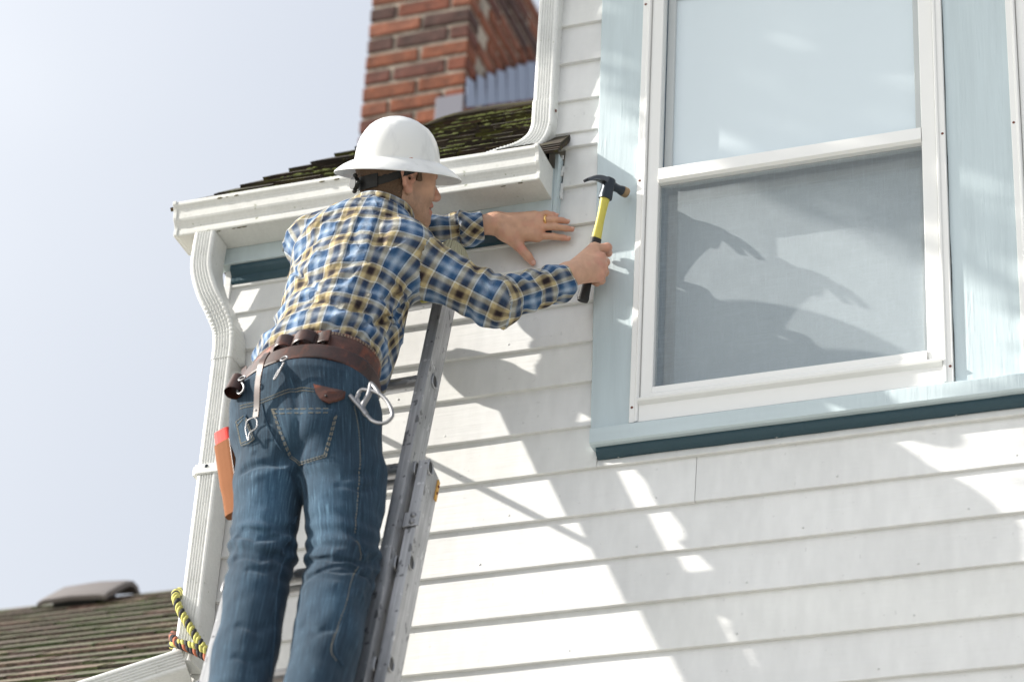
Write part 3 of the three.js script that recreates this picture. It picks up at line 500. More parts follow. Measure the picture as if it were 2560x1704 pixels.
// tapered capsule; with dep and k its section is squeezed by k along dep
function cap(a, b, ra, rb, dep, k = 1) {
  if (dep) { const sq = p => add3(p, dep, (k - 1) * dot3(p, dep)); const A2 = sq(a), B2 = sq(b), f = cap(A2, B2, ra, rb); return (x, y, z) => { const q = (k - 1) * (x * dep[0] + y * dep[1] + z * dep[2]); return f(x + q * dep[0], y + q * dep[1], z + q * dep[2]) / (0.5 + 0.5 * k); }; }
  const dx = b[0] - a[0], dy = b[1] - a[1], dz = b[2] - a[2], l2 = dx * dx + dy * dy + dz * dz || 1e-9;
  return (x, y, z) => { const px_ = x - a[0], py = y - a[1], pz = z - a[2]; let h = (px_ * dx + py * dy + pz * dz) / l2; h = h < 0 ? 0 : h > 1 ? 1 : h; const ex = px_ - h * dx, ey = py - h * dy, ez = pz - h * dz; return Math.sqrt(ex * ex + ey * ey + ez * ez) - (ra + (rb - ra) * h); };
}
const smin = (a, b, k) => { const h = k - Math.abs(a - b); return h <= 0 ? Math.min(a, b) : Math.min(a, b) - h * h / (4 * k); };
const smax = (a, b, k) => -smin(-a, -b, k);
const blend = (list, k) => (x, y, z) => { let d = list[0](x, y, z); for (let i = 1; i < list.length; i++) d = smin(d, list[i](x, y, z), k); return d; };
function nets(f, lo, hi, h, lip = 1.7) {
  const nx = Math.ceil((hi[0] - lo[0]) / h) + 2, ny = Math.ceil((hi[1] - lo[1]) / h) + 2, nz = Math.ceil((hi[2] - lo[2]) / h) + 2, g = new Float32Array(nx * ny * nz), B = 6, id = (i, j, k) => (k * ny + j) * nx + i;
  for (let k0 = 0; k0 < nz; k0 += B) for (let j0 = 0; j0 < ny; j0 += B) for (let i0 = 0; i0 < nx; i0 += B) {
    const c = f(lo[0] + (i0 + B / 2) * h, lo[1] + (j0 + B / 2) * h, lo[2] + (k0 + B / 2) * h), far = Math.abs(c) > lip * h * B * 0.95;
    for (let k = k0; k < Math.min(k0 + B, nz); k++) for (let j = j0; j < Math.min(j0 + B, ny); j++) for (let i = i0; i < Math.min(i0 + B, nx); i++) g[id(i, j, k)] = far ? c : f(lo[0] + i * h, lo[1] + j * h, lo[2] + k * h);
  }
  const idx = new Int32Array(nx * ny * nz).fill(-1), P = [], Q = [];
  const E = [[0, 1], [0, 2], [0, 4], [1, 3], [1, 5], [2, 3], [2, 6], [3, 7], [4, 5], [4, 6], [5, 7], [6, 7]], v = new Float32Array(8);
  for (let k = 0; k < nz - 1; k++) for (let j = 0; j < ny - 1; j++) for (let i = 0; i < nx - 1; i++) {
    let m = 0; for (let c = 0; c < 8; c++) { v[c] = g[id(i + (c & 1), j + ((c >> 1) & 1), k + (c >> 2))]; if (v[c] < 0) m |= 1 << c; }
    if (m === 0 || m === 255) continue;
    let sx = 0, sy = 0, sz = 0, n = 0; for (const [a, b] of E) if ((v[a] < 0) !== (v[b] < 0)) { const t = v[a] / (v[a] - v[b]); sx += (a & 1) + t * ((b & 1) - (a & 1)); sy += ((a >> 1) & 1) + t * (((b >> 1) & 1) - ((a >> 1) & 1)); sz += (a >> 2) + t * ((b >> 2) - (a >> 2)); n++; }
    idx[id(i, j, k)] = P.length / 3; P.push(lo[0] + (i + sx / n) * h, lo[1] + (j + sy / n) * h, lo[2] + (k + sz / n) * h);
  }
  for (let k = 1; k < nz - 1; k++) for (let j = 1; j < ny - 1; j++) for (let i = 1; i < nx - 1; i++) {
    const s = g[id(i, j, k)] < 0, q = (a, b, c, d, fl) => { if (a < 0 || b < 0 || c < 0 || d < 0) return; fl ? Q.push(a, b, c, d) : Q.push(d, c, b, a); };
    if (s !== g[id(i + 1, j, k)] < 0) q(idx[id(i, j - 1, k - 1)], idx[id(i, j, k - 1)], idx[id(i, j, k)], idx[id(i, j - 1, k)], s);
    if (s !== g[id(i, j + 1, k)] < 0) q(idx[id(i - 1, j, k - 1)], idx[id(i - 1, j, k)], idx[id(i, j, k)], idx[id(i, j, k - 1)], s);
    if (s !== g[id(i, j, k + 1)] < 0) q(idx[id(i - 1, j - 1, k)], idx[id(i, j - 1, k)], idx[id(i, j, k)], idx[id(i - 1, j, k)], s);
  }
  const N = new Float32Array(P.length), e = h * 0.7;
  for (let i = 0; i < P.length; i += 3) { const x = P[i], y = P[i + 1], z = P[i + 2]; const n = nor3([f(x + e, y, z) - f(x - e, y, z), f(x, y + e, z) - f(x, y - e, z), f(x, y, z + e) - f(x, y, z - e) + 1e-9]); N[i] = n[0]; N[i + 1] = n[1]; N[i + 2] = n[2]; }
  return { P, N, Q };
}
// the faces of a grown surface whose middle passes the test; uvf gives [u, v, period of u]
function pick(m, test, uvf, col) {
  const map = new Map(), P = [], N = [], U = [], C = [], I = [], add = (i, uv, key) => { const k = i + ':' + key; let q = map.get(k); if (q === undefined) { q = P.length / 3; map.set(k, q); P.push(m.P[3 * i], m.P[3 * i + 1], m.P[3 * i + 2]); N.push(m.N[3 * i], m.N[3 * i + 1], m.N[3 * i + 2]); U.push(uv[0], uv[1]); if (col) C.push(...col(m.P[3 * i], m.P[3 * i + 1], m.P[3 * i + 2])); } return q; };
  for (let q = 0; q < m.Q.length; q += 4) {
    const c = [0, 0, 0]; for (let k = 0; k < 4; k++) for (let a = 0; a < 3; a++) c[a] += m.P[3 * m.Q[q + k] + a] / 4;
    if (test && !test(c[0], c[1], c[2])) continue;
    const ids = [0, 1, 2, 3].map(k => { const i = m.Q[q + k]; return [i, uvf ? uvf(m.P[3 * i], m.P[3 * i + 1], m.P[3 * i + 2], c) : [0, 0]]; });
    const us = ids.map(x => x[1][0]), per = ids[0][1][2] || 0, mx = Math.max(...us); const v = ids.map(([i, uv]) => per && mx - uv[0] > per / 2 ? add(i, [uv[0] + per, uv[1]], uv[3] + 'w') : add(i, uv, uv[3] || 0));
    I.push(v[0], v[1], v[2], v[0], v[2], v[3]);
  }
  const g = new THREE.BufferGeometry(); g.setAttribute('position', new THREE.Float32BufferAttribute(P, 3)); g.setAttribute('normal', new THREE.Float32BufferAttribute(N, 3)); g.setAttribute('uv', new THREE.Float32BufferAttribute(U, 2)); if (col) g.setAttribute('color', new THREE.Float32BufferAttribute(C, 3)); g.setIndex(I); return g;
}
function hit(f, o, d, tmax = 20) { let t = 0; for (let i = 0; i < 400 && t < tmax; i++) { const s = f(o[0] + d[0] * t, o[1] + d[1] * t, o[2] + d[2] * t); if (s < 2e-4) break; t += Math.max(s * 0.5, 2e-4); } return add3(o, d, t); }
function gradN(f, p, e = 0.004) { return nor3([f(p[0] + e, p[1], p[2]) - f(p[0] - e, p[1], p[2]), f(p[0], p[1] + e, p[2]) - f(p[0], p[1] - e, p[2]), f(p[0], p[1], p[2] + e) - f(p[0], p[1], p[2] - e)]); }
// a place on a grown surface, named by where the photograph shows it
function on(f, x, y, lift = 0) { const d = nor3(A(rayOf(x, y))), o = add3(A(eye), d, 6.0), q = hit(f, o, d, 2.5); return lift ? add3(q, gradN(f, q), lift) : q; }
const vec = a => V(a[0], a[1], a[2]);

const lineD = (p, pts) => { let b = 9; for (let i = 0; i < pts.length - 1; i++) { const a = pts[i], d = sub3(pts[i + 1], a), q = sub3(p, a), h = clamp(dot3(q, d) / dot3(d, d)); b = Math.min(b, Math.hypot(q[0] - d[0] * h, q[1] - d[1] * h, q[2] - d[2] * h)); } return b; };

// ---------------------------------------------------------------- the man: joints
const J = { c0: p3(765, 1005, 0.50), c1: p3(800, 890, 0.44), c2: p3(880, 700, 0.37), c3: p3(902, 605, 0.34), neck: p3(946, 562, 0.33), head: p3(991, 453, 0.32),
  hipL: p3(692, 1050, 0.48), hipR: p3(846, 1060, 0.50), kneeL: p3(657, 1385, 0.60), kneeR: p3(858, 1400, 0.55), ankL: p3(595, 1740, 0.75), ankR: p3(782, 1760, 0.74),
  shL: p3(790, 608, 0.27), shR: p3(1018, 640, 0.39), elbR: p3(1240, 757, 0.29), wrR: p3(1415, 690, 0.17), elbL: p3(985, 590, 0.16), wrL: p3(1238, 558, 0.075), cufR: p3(1416, 699, 0.165), cufL: p3(1209, 567, 0.095) };
const SP = nor3(sub3(J.c3, J.c0)), FW = nor3(sub3([0.26, 0, -0.96], [SP[0] * dot3([0.26, 0, -0.96], SP), SP[1] * dot3([0.26, 0, -0.96], SP), SP[2] * dot3([0.26, 0, -0.96], SP)])), RT = crs3(FW, SP);
const man = thing('person', 'man in plaid shirt, jeans and white hard hat hammering from a ladder', 'person', J.c0);

// ---------------------------------------------------------------- shirt
const armR = [J.shR, J.elbR, J.cufR], armL = [J.shL, J.elbL, J.cufL];
function along(arm, x, y, z) { // [distance along, segment, axis distance, sideways vector]
  let best = null, acc = 0; for (let s = 0; s < 2; s++) { const a = arm[s], d = sub3(arm[s + 1], a), l = Math.hypot(...d), u = [d[0] / l, d[1] / l, d[2] / l], q = [x - a[0], y - a[1], z - a[2]]; let t = dot3(q, u); const tc = s === 0 ? Math.min(t, l) : Math.max(t, 0); const r = [q[0] - u[0] * tc, q[1] - u[1] * tc, q[2] - u[2] * tc], dd = Math.hypot(...r); if (!best || dd < best[2]) best = [acc + t, s, dd, r, u, l]; acc += l; } return best;
}
const torsoF = blend([cap(J.c0, J.c1, 0.152, 0.150, FW, 1.45), cap(J.c1, J.c2, 0.150, 0.162, FW, 1.5), cap(J.c2, J.c3, 0.162, 0.120, FW, 1.5), cap(add3(J.c3, SP, -0.03), J.neck, 0.085, 0.050)], 0.07);
const girdle = blend([cap(J.shL, J.c3, 0.066, 0.09), cap(J.shR, J.c3, 0.066, 0.09), cap(mix3(J.neck, J.shL, 0.2), mix3(J.neck, J.shL, 0.8), 0.046, 0.05), cap(mix3(J.neck, J.shR, 0.2), mix3(J.neck, J.shR, 0.8), 0.046, 0.05), cap(mix3(J.shL, J.c2, 0.25), J.c2, 0.075, 0.11)], 0.06);
const slR = blend([cap(J.shR, J.elbR, 0.070, 0.055), cap(J.elbR, J.cufR, 0.053, 0.0385)], 0.035);
const slL = blend([cap(J.shL, J.elbL, 0.068, 0.052), cap(J.elbL, J.cufL, 0.050, 0.0375)], 0.03);
const tail = cap(p3(950, 840, 0.37), p3(918, 985, 0.34), 0.050, 0.030);
const dR = nor3(sub3(J.cufR, J.elbR)), dL = nor3(sub3(J.cufL, J.elbL)), pitR = p3(1012, 742, 0.38), tCuffR = Math.hypot(...sub3(J.elbR, J.shR)) + Math.hypot(...sub3(J.cufR, J.elbR)), tCuffL = Math.hypot(...sub3(J.elbL, J.shL)) + Math.hypot(...sub3(J.cufL, J.elbL)), tElbR = Math.hypot(...sub3(J.elbR, J.shR));
const shirt0 = (x, y, z) => smin(smin(smin(torsoF(x, y, z), girdle(x, y, z), 0.06), smin(tail(x, y, z), slR(x, y, z), 0.045), 0.045), slL(x, y, z), 0.045);
const sl = pts => pts.map(([x, y]) => on(shirt0, x, y));
const SF = [];
for (const [pts, w, d] of [[[[728, 676], [776, 706], [818, 750], [850, 764]], 0.008, 0.010], [[[696, 752], [760, 748], [800, 752], [856, 775], [925, 782]], 0.009, 0.008], [[[735, 842], [795, 829], [860, 806], [931, 806], [985, 780]], 0.010, 0.009], [[[893, 822], [968, 800], [1012, 757], [1030, 738]], 0.008, 0.009], [[[955, 790], [996, 763], [1026, 740]], 0.006, 0.008], [[[880, 775], [950, 752], [1010, 730]], 0.009, 0.006],
  [[[940, 560], [928, 618], [920, 660]], 0.007, 0.006], [[[895, 552], [876, 606], [866, 640]], 0.007, 0.005], [[[830, 530], [796, 566], [780, 610]], 0.008, 0.007], [[[962, 566], [956, 610]], 0.006, 0.005], [[[860, 540], [835, 590]], 0.006, 0.005], [[[705, 690], [694, 750], [682, 815]], 0.009, 0.007], [[[760, 870], [800, 850], [840, 850]], 0.009, 0.007], [[[850, 865], [900, 840], [940, 850]], 0.010, 0.007], [[[960, 850], [985, 800], [1000, 770]], 0.008, 0.007],
  [[[1080, 610], [1120, 650], [1150, 690]], 0.010, 0.005], [[[1225, 700], [1262, 760], [1270, 800]], 0.006, 0.009], [[[1205, 705], [1235, 750], [1245, 790]], 0.006, 0.006], [[[1290, 690], [1300, 720], [1298, 750]], 0.006, 0.006], [[[1335, 685], [1345, 712], [1340, 740]], 0.006, 0.005], [[[1180, 655], [1200, 690]], 0.007, 0.006]]) {
  const q = sl(pts), up = sl(pts.map(([x, y]) => [x - 3, y - 13])); for (const [l, ww, dd] of [[q, w, d], [up, w * 1.2, -d * 0.62]]) SF.push([l, ww, dd * 1.25, [0, 1, 2].map(a => [Math.min(...l.map(p => p[a])) - 3 * ww, Math.max(...l.map(p => p[a])) + 3 * ww])]);
}
const neckHole = cap(add3(J.neck, nor3(sub3(J.head, J.neck)), 0.030), add3(J.head, [0, 0.03, 0]), 0.083, 0.11);
function shirtF(x, y, z) {
  let t = smin(torsoF(x, y, z), girdle(x, y, z), 0.06); t = smin(t, tail(x, y, z), 0.04);
  let r = slR(x, y, z), l = slL(x, y, z);
  let d = smin(smin(t, r, 0.045), l, 0.045);
  if (d > 0.035 || d < -0.045) return d;
  const p = [x, y, z], q = sub3(p, J.c1), h = dot3(q, SP), w = dot3(q, RT);
  const wb = sstep(-0.02, 0.05, r) * sstep(-0.01, 0.04, l); // torso share
  if (wb > 0) {
    const a = sub3(p, pitR), aw = -dot3(a, RT), ah = dot3(a, SP), rr = Math.hypot(aw, ah), th = Math.atan2(ah, aw);
    const fan = Math.sin(th * 11 + 2.2 * n3(aw * 9, ah * 9, 1.5)) * Math.exp(-rr / 0.20) * sstep(0.02, 0.08, rr);
    const low = Math.sin(h * 62 + w * 16 + 3.5 * n3(w * 6, h * 5, 4)) * Math.exp(-Math.pow((h - 0.065) / 0.075, 2));
    const diag = Math.pow(n3(w * 9 + h * 5 + 7, h * 15 - w * 9, 2.3), 1.4) - 0.4, dg2 = n3(w * 26 + 3, h * 17 + w * 12, 5) - 0.5, vert = Math.sin(w * 70 + 2 * n3(w * 5, h * 6, 9)) * Math.exp(-Math.pow((h - 0.36) / 0.05, 2)) * 0.5;
    const blouse = 0.014 * Math.exp(-Math.pow((h - 0.035) / 0.03, 2)) * (0.3 + 1.1 * n3(w * 11, 3, 8));
    d -= wb * (0.0058 * fan + 0.0052 * low + 0.016 * diag + 0.0065 * dg2 + 0.0075 * (Math.pow(1 - Math.abs(2 * n3(w * 11 - h * 7, h * 13 + w * 8, 6.1) - 1), 3) - 0.3) + 0.003 * vert + blouse);
    const yk = h - 0.375 + 0.03 * Math.abs(w); d += wb * 0.0022 * Math.exp(-Math.pow(yk / 0.004, 2));
  }
  const wr = 1 - sstep(-0.005, 0.03, r - t), wl = 1 - sstep(-0.005, 0.03, l - t);
  if (r < 0.05) {
    const [s, g, dd, v, u] = along(armR, x, y, z), a = Math.atan2(dot3(v, [0.1, 0.9, 0.3]), dot3(v, [0.3, -0.2, 0.9]));
    const el = Math.exp(-Math.pow((s - tElbR) / 0.085, 2)), fo = sstep(tElbR, tElbR + 0.06, s), n = n3(s * 14, a * 1.2, 3.3);
    d -= (1 - sstep(-0.01, 0.03, r - t + 0.0)) * 0 + Math.max(0, 1 - Math.max(0, r - d) * 30) * (0.0062 * el * Math.sin(s * 120 + 1.6 * a + 4 * n) * (0.4 + 0.6 * sstep(-0.4, 0.6, Math.sin(a + 0.4))) + 0.0048 * fo * Math.sin(s * 95 + 1.1 * Math.sin(a * 2) + 5 * n) + 0.011 * (n3(s * 9 + 4, a * 1.5, 7) - 0.5) + 0.005 * (n3(s * 30, a * 2.2 + s * 25, 2) - 0.5));
    const c = s - tCuffR + 0.055; d -= 0.0035 * sstep(-0.002, 0.004, c) - 0.002 * Math.exp(-Math.pow(c / 0.004, 2));
    d = smax(d, s - tCuffR, 0.006);
  }
  if (l < 0.05) {
    const [s, g, dd, v, u] = along(armL, x, y, z), a = Math.atan2(v[1], v[2]);
    d -= 0.010 * (n3(s * 12, a * 1.6, 13) - 0.5) + 0.0042 * Math.sin(s * 80 + 2 * Math.sin(a) + 4 * n3(s * 9, a, 5)) * sstep(0.05, 0.12, s);
    const c = s - tCuffL + 0.062; d -= 0.004 * sstep(-0.002, 0.004, c) - 0.0025 * Math.exp(-Math.pow(c / 0.0035, 2));
    d = smax(d, s - tCuffL, 0.006);
  }
  for (const [pts, w2, dep, bb] of SF) { if (x < bb[0][0] || x > bb[0][1] || y < bb[1][0] || y > bb[1][1] || z < bb[2][0] || z > bb[2][1]) continue; const qq = lineD(p, pts) / w2; if (qq < 3) d += dep * Math.exp(-qq * qq); }
  // seams where the sleeves are set in
  const sr = smin(t, 9, 0.01) - r; if (Math.abs(sr) < 0.02) d += 0.0030 * Math.exp(-Math.pow((sr - 0.004) / 0.0035, 2));
  // neck opening
  d = smax(d, -neckHole(x, y, z), 0.010);
  return d;
}
const whichSleeve = (x, y, z) => { const t = smin(torsoF(x, y, z), girdle(x, y, z), 0.06), r = slR(x, y, z), l = slL(x, y, z); const a = along(armR, x, y, z), b = along(armL, x, y, z); return r < t - 0.004 && r < l && a[0] > 0.0 ? 1 : l < t - 0.004 && b[0] > 0.0 ? 2 : 0; };
const shirt = sub(man, 'shirt', 'blue, tan and white plaid flannel shirt');
{
  const m = nets(shirtF, [-0.95, 4.80, -0.05], [0.02, 5.80, 0.70], 0.0046);
  const PU = 0.084, PV = 0.105;
  const tUV = (x, y, z) => { const q = sub3([x, y, z], J.c1); const a = Math.atan2(dot3(q, RT), -dot3(q, FW) * 1.35 + 0.02); return [a * 0.150 / PU + 0.10, dot3(q, SP) / PV + 0.22, 2 * Math.PI * 0.150 / PU]; };
  const sUV = (arm, tt, ro, cuffL, cuffTurn) => (x, y, z, c) => {
    const [, g] = along(arm, ...c), a = arm[g], d = sub3(arm[g + 1], a), l = Math.hypot(...d), u = [d[0] / l, d[1] / l, d[2] / l], q = sub3([x, y, z], a), t = dot3(q, u), off = g ? Math.hypot(...sub3(arm[1], arm[0])) : 0;
    const e1 = nor3(sub3([0.3, -0.2, 0.93], [u[0] * dot3([0.3, -0.2, 0.93], u), u[1] * dot3([0.3, -0.2, 0.93], u), u[2] * dot3([0.3, -0.2, 0.93], u)])), e2 = crs3(u, e1), an = Math.atan2(dot3(q, e2), dot3(q, e1)), R = 0.052;
    let U = an * R, W = t + off, per = 2 * Math.PI * R; const cs = W > tt - cuffL;
    if (cs && cuffTurn) { const k = Math.cos(cuffTurn), s = Math.sin(cuffTurn); return [(U * k - W * s) / PU, (U * s + W * k) / PU, 0, 'c']; }
    return [U / PU + ro + (g ? 0.35 : 0), W / PV + 0.15, per / PU, g];
  };
  part(shirt, 'shirt_body', pick(m, (...c) => whichSleeve(...c) === 0 && c[1] > 4.88, tUV), M.plaid);
  const uR = sUV(armR, tCuffR, 0.32, 0.055, 0), uL = sUV(armL, tCuffL, 0.1, 0.062, Math.PI / 4);
  part(shirt, 'sleeve', pick(m, (...c) => whichSleeve(...c) === 1 && along(armR, ...c)[0] < tCuffR - 0.055, uR), M.plaid);
  part(shirt, 'sleeve', pick(m, (...c) => whichSleeve(...c) === 2 && along(armL, ...c)[0] < tCuffL - 0.062, uL), M.plaid);
  part(shirt, 'cuff', pick(m, (...c) => whichSleeve(...c) === 1 && along(armR, ...c)[0] >= tCuffR - 0.055, uR), M.plaid);
  part(shirt, 'cuff', pick(m, (...c) => whichSleeve(...c) === 2 && along(armL, ...c)[0] >= tCuffL - 0.062, uL), M.plaid);
}

// ---------------------------------------------------------------- jeans
const back3 = FW.map(v => -v);
const pelvis = blend([cap(add3(J.c0, SP, 0.07), add3(J.c0, SP, -0.02), 0.166, 0.166, FW, 1.45), cap(add3(J.c0, SP, -0.02), add3(J.c0, SP, -0.10), 0.164, 0.10, FW, 1.3)], 0.05);
const butt = blend([cap(add3(add3(J.hipL, back3, 0.035), SP, -0.01), add3(add3(J.hipL, back3, 0.03), SP, -0.055), 0.086, 0.082), cap(add3(add3(J.hipR, back3, 0.03), SP, -0.01), add3(add3(J.hipR, back3, 0.03), SP, -0.06), 0.090, 0.086)], 0.018);
const legLd = blend([cap(J.hipL, J.kneeL, 0.095, 0.073), cap(J.kneeL, J.ankL, 0.073, 0.066)], 0.02);
const legRd = blend([cap(J.hipR, J.kneeR, 0.102, 0.081), cap(J.kneeR, J.ankR, 0.081, 0.072)], 0.02);
const flareR = cap(p3(905, 1195, 0.50), p3(905, 1270, 0.50), 0.050, 0.04);
const jeans0 = (x, y, z) => { let d = smin(pelvis(x, y, z), butt(x, y, z), 0.035); const L = legLd(x, y, z), R = smin(legRd(x, y, z), flareR(x, y, z), 0.05); return smin(d, smin(L, R, 0.012), 0.03); };
const jl = pts => pts.map(([x, y]) => on(jeans0, x, y));
// [line, width, depth]: a groove when depth is positive, a ridge when negative
const FOLDS = [[jl([[612, 1172], [680, 1158], [745, 1130], [762, 1105]]), 0.013, 0.011], [jl([[770, 1180], [850, 1196], [930, 1180]]), 0.014, 0.006], [jl([[735, 960], [745, 1040], [742, 1110], [752, 1180], [760, 1240]]), 0.010, 0.009],
  [jl([[770, 1402], [830, 1396], [900, 1410], [935, 1398]]), 0.008, 0.012], [jl([[768, 1386], [840, 1378], [915, 1392]]), 0.012, -0.008], [jl([[775, 1440], [850, 1428], [925, 1450]]), 0.008, 0.008], [jl([[770, 1462], [840, 1462], [905, 1488]]), 0.010, -0.005], [jl([[870, 1500], [905, 1470], [925, 1430]]), 0.010, -0.006],
  [jl([[596, 1338], [640, 1352], [690, 1340], [735, 1318]]), 0.010, 0.007], [jl([[600, 1362], [660, 1372], [720, 1350]]), 0.011, -0.006], [jl([[590, 1395], [650, 1400], [715, 1380]]), 0.009, 0.006],
  [jl([[640, 1195], [700, 1182], [745, 1160]]), 0.012, -0.006], [jl([[690, 1110], [650, 1090], [620, 1110]]), 0.012, -0.003], [jl([[800, 1250], [850, 1300], [880, 1370]]), 0.016, -0.004], [jl([[780, 1300], [790, 1360]]), 0.012, 0.004], [jl([[880, 1330], [905, 1370], [900, 1405]]), 0.008, 0.008], [jl([[800, 1425], [850, 1412], [890, 1424]]), 0.006, 0.007], [jl([[610, 1320], [660, 1330], [700, 1322]]), 0.007, 0.006], [jl([[700, 1400], [725, 1370], [735, 1340]]), 0.008, 0.006], [jl([[620, 1420], [660, 1426], [690, 1420]]), 0.007, 0.005], [jl([[850, 1210], [900, 1225], [935, 1215]]), 0.010, 0.006], [jl([[640, 1130], [700, 1165], [740, 1200]]), 0.009, 0.006], [jl([[755, 1560], [790, 1580], [830, 1570]]), 0.010, 0.005], [jl([[600, 1560], [640, 1575], [680, 1560]]), 0.010, 0.005], [jl([[590, 1640], [630, 1655], [670, 1640]]), 0.010, 0.005]];
for (const F of FOLDS) { const xs = [0, 1, 2].map(a => [Math.min(...F[0].map(p => p[a])) - 3 * F[1], Math.max(...F[0].map(p => p[a])) + 3 * F[1]]); F.push(xs); }
const midJ = mix3(J.hipL, J.hipR, 0.5), sideN = nor3(sub3(J.hipR, J.hipL));
const sideOf = (x, y, z) => legLd(x, y, z) - legRd(x, y, z);
function jeansF(x, y, z) {
  let d = jeans0(x, y, z); if (d > 0.03 || d < -0.035) return d; const p = [x, y, z];
  for (const [pts, w, dep, bb] of FOLDS) { if (x < bb[0][0] || x > bb[0][1] || y < bb[1][0] || y > bb[1][1] || z < bb[2][0] || z > bb[2][1]) continue; const q = lineD(p, pts) / w; if (q < 3) d += dep * Math.exp(-q * q); }
  const kn = Math.exp(-Math.pow((y - 4.44) / 0.09, 2)), lo = sstep(4.45, 4.2, y), n = n3(x * 8, y * 6, z * 8);
  d -= 0.010 * (n3(x * 7, y * 13 + z * 4, z * 7) - 0.5) * sstep(4.95, 4.7, y) + 0.0035 * kn * Math.sin(y * 150 + x * 40 + z * 30 + 6 * n) + 0.007 * lo * (n3(x * 16, y * 5, z * 16) - 0.5) + 0.0035 * (n3(x * 26, y * 30, z * 26) - 0.5);
  return smax(d, dot3(sub3(p, J.c1), SP) + 0.112, 0.01);
}
const jeans = sub(man, 'jeans', 'faded blue denim jeans');
const legUV = (x, y, z, c) => {
  const left = sideOf(...c) < 0, a = left ? J.hipL : J.hipR, k = left ? J.kneeL : J.kneeR, e = left ? J.ankL : J.ankR, low = c[1] < k[1], o = low ? k : a, u = nor3(low ? sub3(e, k) : sub3(k, a)), q = sub3([x, y, z], o), t = dot3(q, u) + (low ? Math.hypot(...sub3(k, a)) : 0);
  const e1 = nor3(sub3(back3, [u[0] * dot3(back3, u), u[1] * dot3(back3, u), u[2] * dot3(back3, u)])), e2 = crs3(u, e1); return [Math.atan2(dot3(q, e2), dot3(q, e1)) * 0.09 * 1.6 + (left ? 0.7 : 0), t * 0.8, 2 * Math.PI * 0.09 * 1.6, (left ? 'l' : 'r') + low];
};
{
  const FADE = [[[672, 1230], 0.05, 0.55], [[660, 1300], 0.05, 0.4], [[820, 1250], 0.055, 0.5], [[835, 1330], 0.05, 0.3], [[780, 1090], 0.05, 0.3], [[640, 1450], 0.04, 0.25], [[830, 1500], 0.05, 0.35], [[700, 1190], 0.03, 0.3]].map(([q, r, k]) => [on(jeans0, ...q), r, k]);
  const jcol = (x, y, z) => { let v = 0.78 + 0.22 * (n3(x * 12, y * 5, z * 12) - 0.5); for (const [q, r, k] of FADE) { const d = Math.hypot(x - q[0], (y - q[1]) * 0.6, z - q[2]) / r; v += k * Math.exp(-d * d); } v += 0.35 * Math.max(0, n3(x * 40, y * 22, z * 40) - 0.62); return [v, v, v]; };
  const m = nets(jeansF, [-0.86, 3.98, 0.2], [-0.22, 5.10, 0.92], 0.0050);
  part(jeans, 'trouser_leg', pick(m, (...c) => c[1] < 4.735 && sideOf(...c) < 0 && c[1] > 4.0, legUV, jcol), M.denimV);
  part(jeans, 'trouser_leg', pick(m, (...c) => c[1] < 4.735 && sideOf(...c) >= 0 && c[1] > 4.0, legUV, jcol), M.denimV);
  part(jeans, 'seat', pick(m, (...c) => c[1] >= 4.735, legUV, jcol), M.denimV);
  // back pockets, draped over the seat
  const pocket = (corner, n = 14) => { // corners: top left, top right, lower right, tip, lower left
    const [tl, tr, lr, tip, ll] = corner, P = [], U = [], I = [], edge = [];
    for (let j = 0; j <= n; j++) for (let i = 0; i <= n; i++) {
      const u = i / n, v = j / n, b = u < 0.5 ? [lerp(ll[0], tip[0], u * 2), lerp(ll[1], tip[1], u * 2)] : [lerp(tip[0], lr[0], u * 2 - 1), lerp(tip[1], lr[1], u * 2 - 1)], t = [lerp(tl[0], tr[0], u), lerp(tl[1], tr[1], u) - 3 * Math.sin(Math.PI * u)];
      const rim = i === 0 || j === 0 || i === n || j === n, q = on(jeansF, lerp(t[0], b[0], v), lerp(t[1], b[1], v), rim ? -0.001 : 0.0032 + 0.0006 * n3(u * 5, v * 5, tl[0])); P.push(...q); U.push(u * 0.22 + 0.31, -v * 0.12 + tl[0]);
    }
    for (let j = 0; j < n; j++) for (let i = 0; i < n; i++) { const a = j * (n + 1) + i; I.push(a, a + n + 1, a + 1, a + 1, a + n + 1, a + n + 2); }
    const g = new THREE.BufferGeometry(); g.setAttribute('position', new THREE.Float32BufferAttribute(P, 3)); g.setAttribute('uv', new THREE.Float32BufferAttribute(U, 2)); g.setIndex(I); g.computeVertexNormals();
    const pk = part(jeans, 'pocket', g, M.denim);
    const st = (pts, w = 0.0009) => { const g2 = [], q = []; for (let s = 0; s < pts.length - 1; s++) for (let k = 0; k < 9; k++) q.push(on(jeansF, lerp(pts[s][0], pts[s + 1][0], k / 9), lerp(pts[s][1], pts[s + 1][1], k / 9), 0.0042)); for (let k = 0; k < q.length - 1; k++) g2.push(cyl(vec(q[k]), vec(mix3(q[k], q[k + 1], 0.66)), w, w, 5)); return g2; };
    const ins = (a, d) => { const cx = (tl[0] + tr[0]) / 2, cy = (tl[1] + tip[1]) / 2; const l = Math.hypot(a[0] - cx, a[1] - cy); return [a[0] + (cx - a[0]) / l * d, a[1] + (cy - a[1]) / l * d]; };
    const s = []; for (const d of [3, 9]) s.push(...st([tl, ll, tip, lr, tr].map(a => ins(a, d)))); s.push(...st([ins(tl, 4), ins(tr, 4)]), ...st([[tl[0] + 4, tl[1] + 13], [tr[0] - 4, tr[1] + 13]])); const sm = part(pk, 'stitching', s, M.threadDenim); sm.userData.kind = 'stuff';
  };
  pocket([[679, 1022], [847, 1020], [818, 1146], [748, 1166], [722, 1148]]); pocket([[592, 1052], [615, 1034], [640, 1100], [625, 1112], [606, 1118]]);
